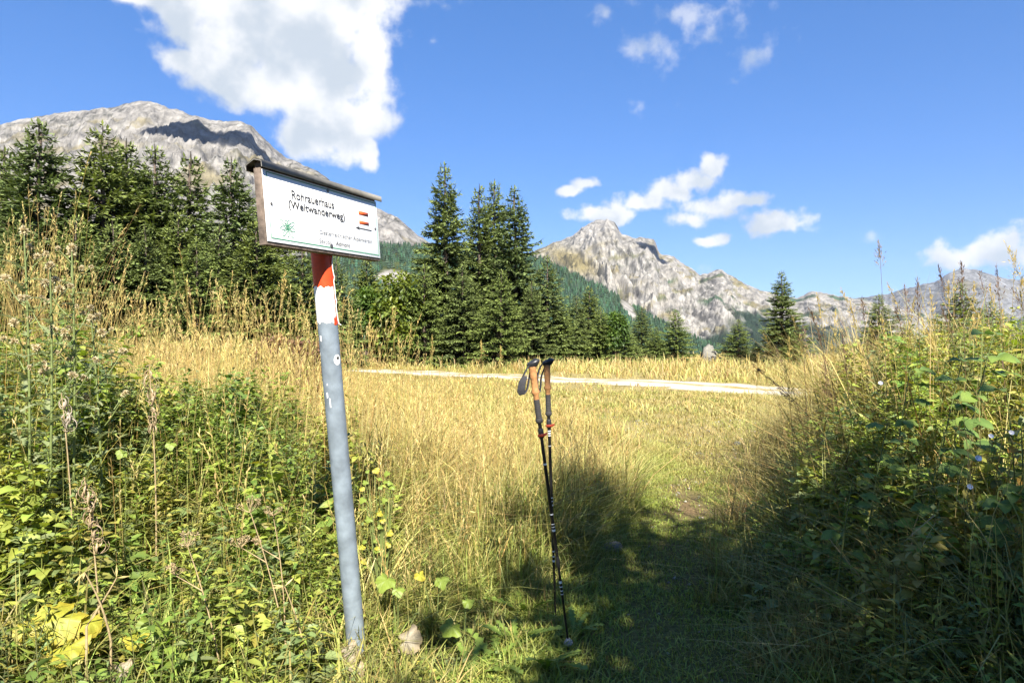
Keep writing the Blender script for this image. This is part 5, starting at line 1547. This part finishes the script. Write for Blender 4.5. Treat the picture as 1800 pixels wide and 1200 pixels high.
# bramble shoots with large leaves
def bramble(px, py, Y, lean, kinds, label, seed, n=5, s=.11):
    rng = np.random.default_rng(seed); top = W(px, py, Y); root, b = ground_root(top[0] - lean, Y + .1, label, 'bramble', 'bramble_shoot')
    T_ = top - b; P_ = curve((0, 0, -.03), T_, (0, 0, .08), 10); paths = [P_]; rad = [.005]
    for i in range(n):
        u = .45 + .55 * i / max(1, n - 1); p = np.array([np.interp(u, np.linspace(0, 1, 10), P_[:, j]) for j in range(3)])
        a = -1.57 + rng.uniform(-1.6, 1.6) ; e = rng.uniform(-.1, .4); d = np.array([math.cos(a) * math.cos(e), math.sin(a) * math.cos(e), math.sin(e)])
        q_ = p + d * .05; paths.append(curve(p, q_, (0, 0, .005), 4)); rad.append(.002)
        for off, sc in ((0, 1.0), (-1.0, .8), (1.0, .8)):
            ca, sa = math.cos(off), math.sin(off); dd = (d[0] * ca - d[1] * sa, d[0] * sa + d[1] * ca, d[2] - .25)
            put_leaf(root, random.choice(LM[random.choice(kinds)]), q_, dd, (rng.normal(0, .2), -.45 + rng.normal(0, .2), 1), s * .82 * sc * rng.uniform(.8, 1.2))
    stalks(root, paths, rad, 'green_stem', 'stem', 5)
bramble(1770, 690, 3.0, -.15, ['raspy', 'raspy', 'rasp'], 'bramble shoot with yellow and orange turning leaves on the bank', 1, 6, .12)
bramble(1795, 745, 2.9, -.1, ['raspy', 'rasp'], 'half yellow bramble shoot below the orange-leaved one', 2, 4, .11)
bramble(1745, 595, 3.3, .2, ['raspd', 'rasp'], 'high bramble shoot with large green leaves against the dry grass', 3, 7, .14)
bramble(1690, 640, 3.4, .15, ['raspd'], 'dark green bramble shoot left of the orange-leaved one'.replace('left of', 'next to'), 4, 6, .13)
bramble(1600, 650, 3.5, .1, ['rasp', 'raspd'], 'upright bramble shoot standing free in front of the golden meadow', 5, 7, .11)
bramble(1560, 745, 3.3, .1, ['rasp'], 'small green bramble shoot low at the edge of the bank', 6, 5, .09)
bramble(1660, 760, 3.1, .1, ['rasp', 'raspd'], 'leafy bramble shoot in the sunlit middle of the bank', 7, 6, .11)
bramble(1755, 860, 2.8, .0, ['rasp', 'raspd'], 'large-leaved bramble shoot in the lower sunlit bank', 8, 6, .12)
bramble(1500, 840, 3.2, .05, ['rasp'], 'light green bramble shoot at the sunny path edge', 9, 5, .09)
# white bindweed flowers
M['petal'] = simple('white_petal', (.82, .80, .80), .6, 0, .06, 90)
for i, (px, py, Y, s) in enumerate([(1720, 805, 2.85, .018), (1742, 766, 2.9, .014), (1778, 760, 2.8, .014), (1705, 855, 2.85, .016), (1548, 673, 3.3, .015)]):
    p = W(px, py, Y); root, b = ground_root(p[0], p[1] + .02, 'small white trumpet flower among the bramble leaves', 'flower', 'bindweed_flower', 'white flowers on the bank')
    s *= .72; p = p - b; B = Bulk(); n = 12; a = np.arange(n) / n * 6.28
    ax = norm(np.array([-.2, -.8, .5])); e1 = norm(np.cross(ax, [0, 0, 1])); e2 = np.cross(ax, e1)
    V = [p - ax * s * 1.3]; 
    for (h_, r_) in ((-.6, .35), (.1, 1.0)):
        V += [p + ax * s * (h_ + .08 * (j % 2)) + (math.cos(t) * e1 + math.sin(t) * e2) * s * r_ for j, t in enumerate(a)]
    t_ = [(0, 1 + (j + 1) % n, 1 + j) for j in range(n)]; q = [(1 + j, 1 + (j + 1) % n, 1 + n + (j + 1) % n, 1 + n + j) for j in range(n)]
    B.add(V, (.8, .8, .8), t=t_, q=q); B.obj('petals', 'petal', root, True)
    stalks(root, [curve((0, 0, -.02), p - ax * s * 1.2, (0, .02, 0))], [.0018], 'green_stem')

# stones
def stone(x, y, r, label, seed, zs=.7, name='stone', lift=.25, taper=0.0):
    rng = np.random.default_rng(seed); B = Bulk(); nu, nv = 14, 9
    th = np.arange(nu) / nu * 2 * math.pi; ph = np.linspace(.001, math.pi - .001, nv)
    TH, PH = np.meshgrid(th, ph, indexing='ij'); d = np.stack([np.cos(TH) * np.sin(PH), np.sin(TH) * np.sin(PH), np.cos(PH)], -1)
    k = norm(rng.normal(0, 1, (9, 3))); cut = rng.uniform(.62, .95, 9)
    dots = np.einsum('abi,ki->abk', d, k); lim = np.where(dots > .05, cut / np.maximum(dots, .05), 9); rad = np.minimum(1.0, lim.min(-1)) * (1 + (.05 if r < .3 else .13) * rng.normal(0, 1, TH.shape) * np.sin(PH))
    V = d * rad[..., None] * r * np.array([1.15, .9, zs]); V[..., :2] *= (1 - taper * np.clip(V[..., 2:] / (r * zs), -.3, 1)); z = float(g(x, y)); idx = np.arange(nu * nv).reshape(nu, nv)
    q = np.stack([idx[:, :-1], idx[:, 1:], np.roll(idx, -1, 0)[:, 1:], np.roll(idx, -1, 0)[:, :-1]], -1).reshape(-1, 4)
    B.add(V, (.5, .5, .5), q=q); o = B.obj(name, 'stone'); o.location = (x, y, z + r * zs * lift); o.rotation_euler.z = rng.uniform(0, 6); return tag(o, label, 'rock' if r > .3 else 'stone')
p = W(1078, 966, 4.75); stone(p[0], p[1], .075, 'grey stone lying in the shaded grass beside the path', 1)
p = W(1297, 781, 9.6); stone(p[0], p[1], .065, 'white stone on the sunlit trodden path', 2)
p = W(1100, 778, 9.7); stone(p[0] + .9, p[1], .03, 'tiny pale stone at the path edge beyond the white stone', 5)
p = W(1246, 640, 43.5); stone(p[0], p[1], .62, 'pale upright limestone boulder in the gap between the small spruces', 3, 1.7, 'boulder', .25, .5)
p = W(1262, 640, 44); stone(p[0] + .1, p[1], .35, 'lower grey rock leaning on the pale boulder', 4, .9, 'boulder', .35)

def pebbles():
    B = Bulk(); n = 420
    x, y = scatter(n, -.2, 6, 2.6, 13, lambda x, y: S(.1, -.2, path_d(x, y)) * (.15 + .85 * S(-.05, .3, fbm(x * 1.6, y * 1.1, 3, 91))))
    n = len(x); r = RNG.uniform(.005, .02, n) * (.7 + y / 14)
    o6 = np.array([(1, 0, 0), (0, 1, 0), (-1, 0, 0), (0, -1, 0), (0, 0, .7), (0, 0, -.7)]); t8 = np.array([(0, 1, 4), (1, 2, 4), (2, 3, 4), (3, 0, 4), (1, 0, 5), (2, 1, 5), (3, 2, 5), (0, 3, 5)])
    V = o6[None] * r[:, None, None] * RNG.uniform(.6, 1.3, (n, 6, 1)) + np.stack([x, y, g(x, y) + r * .25], 1)[:, None, :]
    B.add(V, np.repeat(jitter(np.array([.42, .38, .31]), n)[:, None, :], 6, 1), t=(np.arange(n)[:, None, None] * 6 + t8[None]).reshape(-1, 3))
    stuff(B.obj('path_pebbles', 'gravel'), 'small pale pebbles scattered over the worn footpath', 'pebbles')
pebbles()

# ================================================================== CLOUDS THAT SHADE THE MOUNTAINS
def cloud(px, py, Y, k, rad, label, seed):
    rng = np.random.default_rng(seed); c = W(px, py, Y) + np.array(to_sun) * k
    B = Bulk(); nu, nv = 40, 22
    th = np.arange(nu) / nu * 2 * math.pi; ph = np.linspace(.01, math.pi - .01, nv); TH, PH = np.meshgrid(th, ph, indexing='ij')
    d = np.stack([np.cos(TH) * np.sin(PH), np.sin(TH) * np.sin(PH), np.cos(PH)], -1)
    lob = 1 + .45 * fbm(d[..., 0] * 1.6 + seed, d[..., 1] * 1.6 + d[..., 2] * 1.1, 4, seed)
    V = d * lob[..., None] * np.array(rad); idx = np.arange(nu * nv).reshape(nu, nv)
    q = np.stack([idx[:, :-1], idx[:, 1:], np.roll(idx, -1, 0)[:, 1:], np.roll(idx, -1, 0)[:, :-1]], -1).reshape(-1, 4)
    B.add(V, (.9, .9, .9), q=q)
    m = bpy.data.materials.new('cloud_vapour'); m.use_nodes = True; t = m.node_tree; t.nodes.clear()
    out = t.nodes.new('ShaderNodeOutputMaterial'); pv = t.nodes.new('ShaderNodeVolumePrincipled')
    pv.inputs['Color'].default_value = (1, 1, 1, 1); pv.inputs['Density'].default_value = 2.2 / rad[2]
    t.links.new(pv.outputs[0], out.inputs['Volume'])
    o = B.obj('cumulus_cloud', m, None, True); o.location = c; tag(o, label, 'cloud')
cloud(380, 262, 2380, 1650, (255, 180, 115), 'small white cumulus cloud above the valley, shading the left mountain', 1)
cloud(1140, 464, 4190, 2700, (110, 140, 140), 'small white cumulus cloud above the valley, shading the central peak', 2)

# ================================================================== AIR
def build_haze():
    x0, x1, y0, y1, z0, z1 = -11000, 11000, -400, 9800, -420, 1150
    v, q = prism([(x0, y0, z0), (x1, y0, z0), (x1, y1, z0), (x0, y1, z0), (x0, y0, z1), (x1, y0, z1), (x1, y1, z1), (x0, y1, z1)])
    m = bpy.data.materials.new('haze'); m.use_nodes = True; t = m.node_tree; t.nodes.clear()
    out = t.nodes.new('ShaderNodeOutputMaterial'); pv = t.nodes.new('ShaderNodeVolumePrincipled')
    pv.inputs['Color'].default_value = (0.78, 0.86, 1.0, 1); pv.inputs['Density'].default_value = 2.2e-5; pv.inputs['Anisotropy'].default_value = 0.2
    t.links.new(pv.outputs[0], out.inputs['Volume'])
    me = bpy.data.meshes.new('haze'); me.from_pydata(v.tolist(), [], q.tolist()); me.materials.append(m)
    o = link('haze', me); o['kind'] = 'stuff'; o['label'] = 'thin blue mountain haze in the air over the valley'; o['category'] = 'haze'
build_haze()
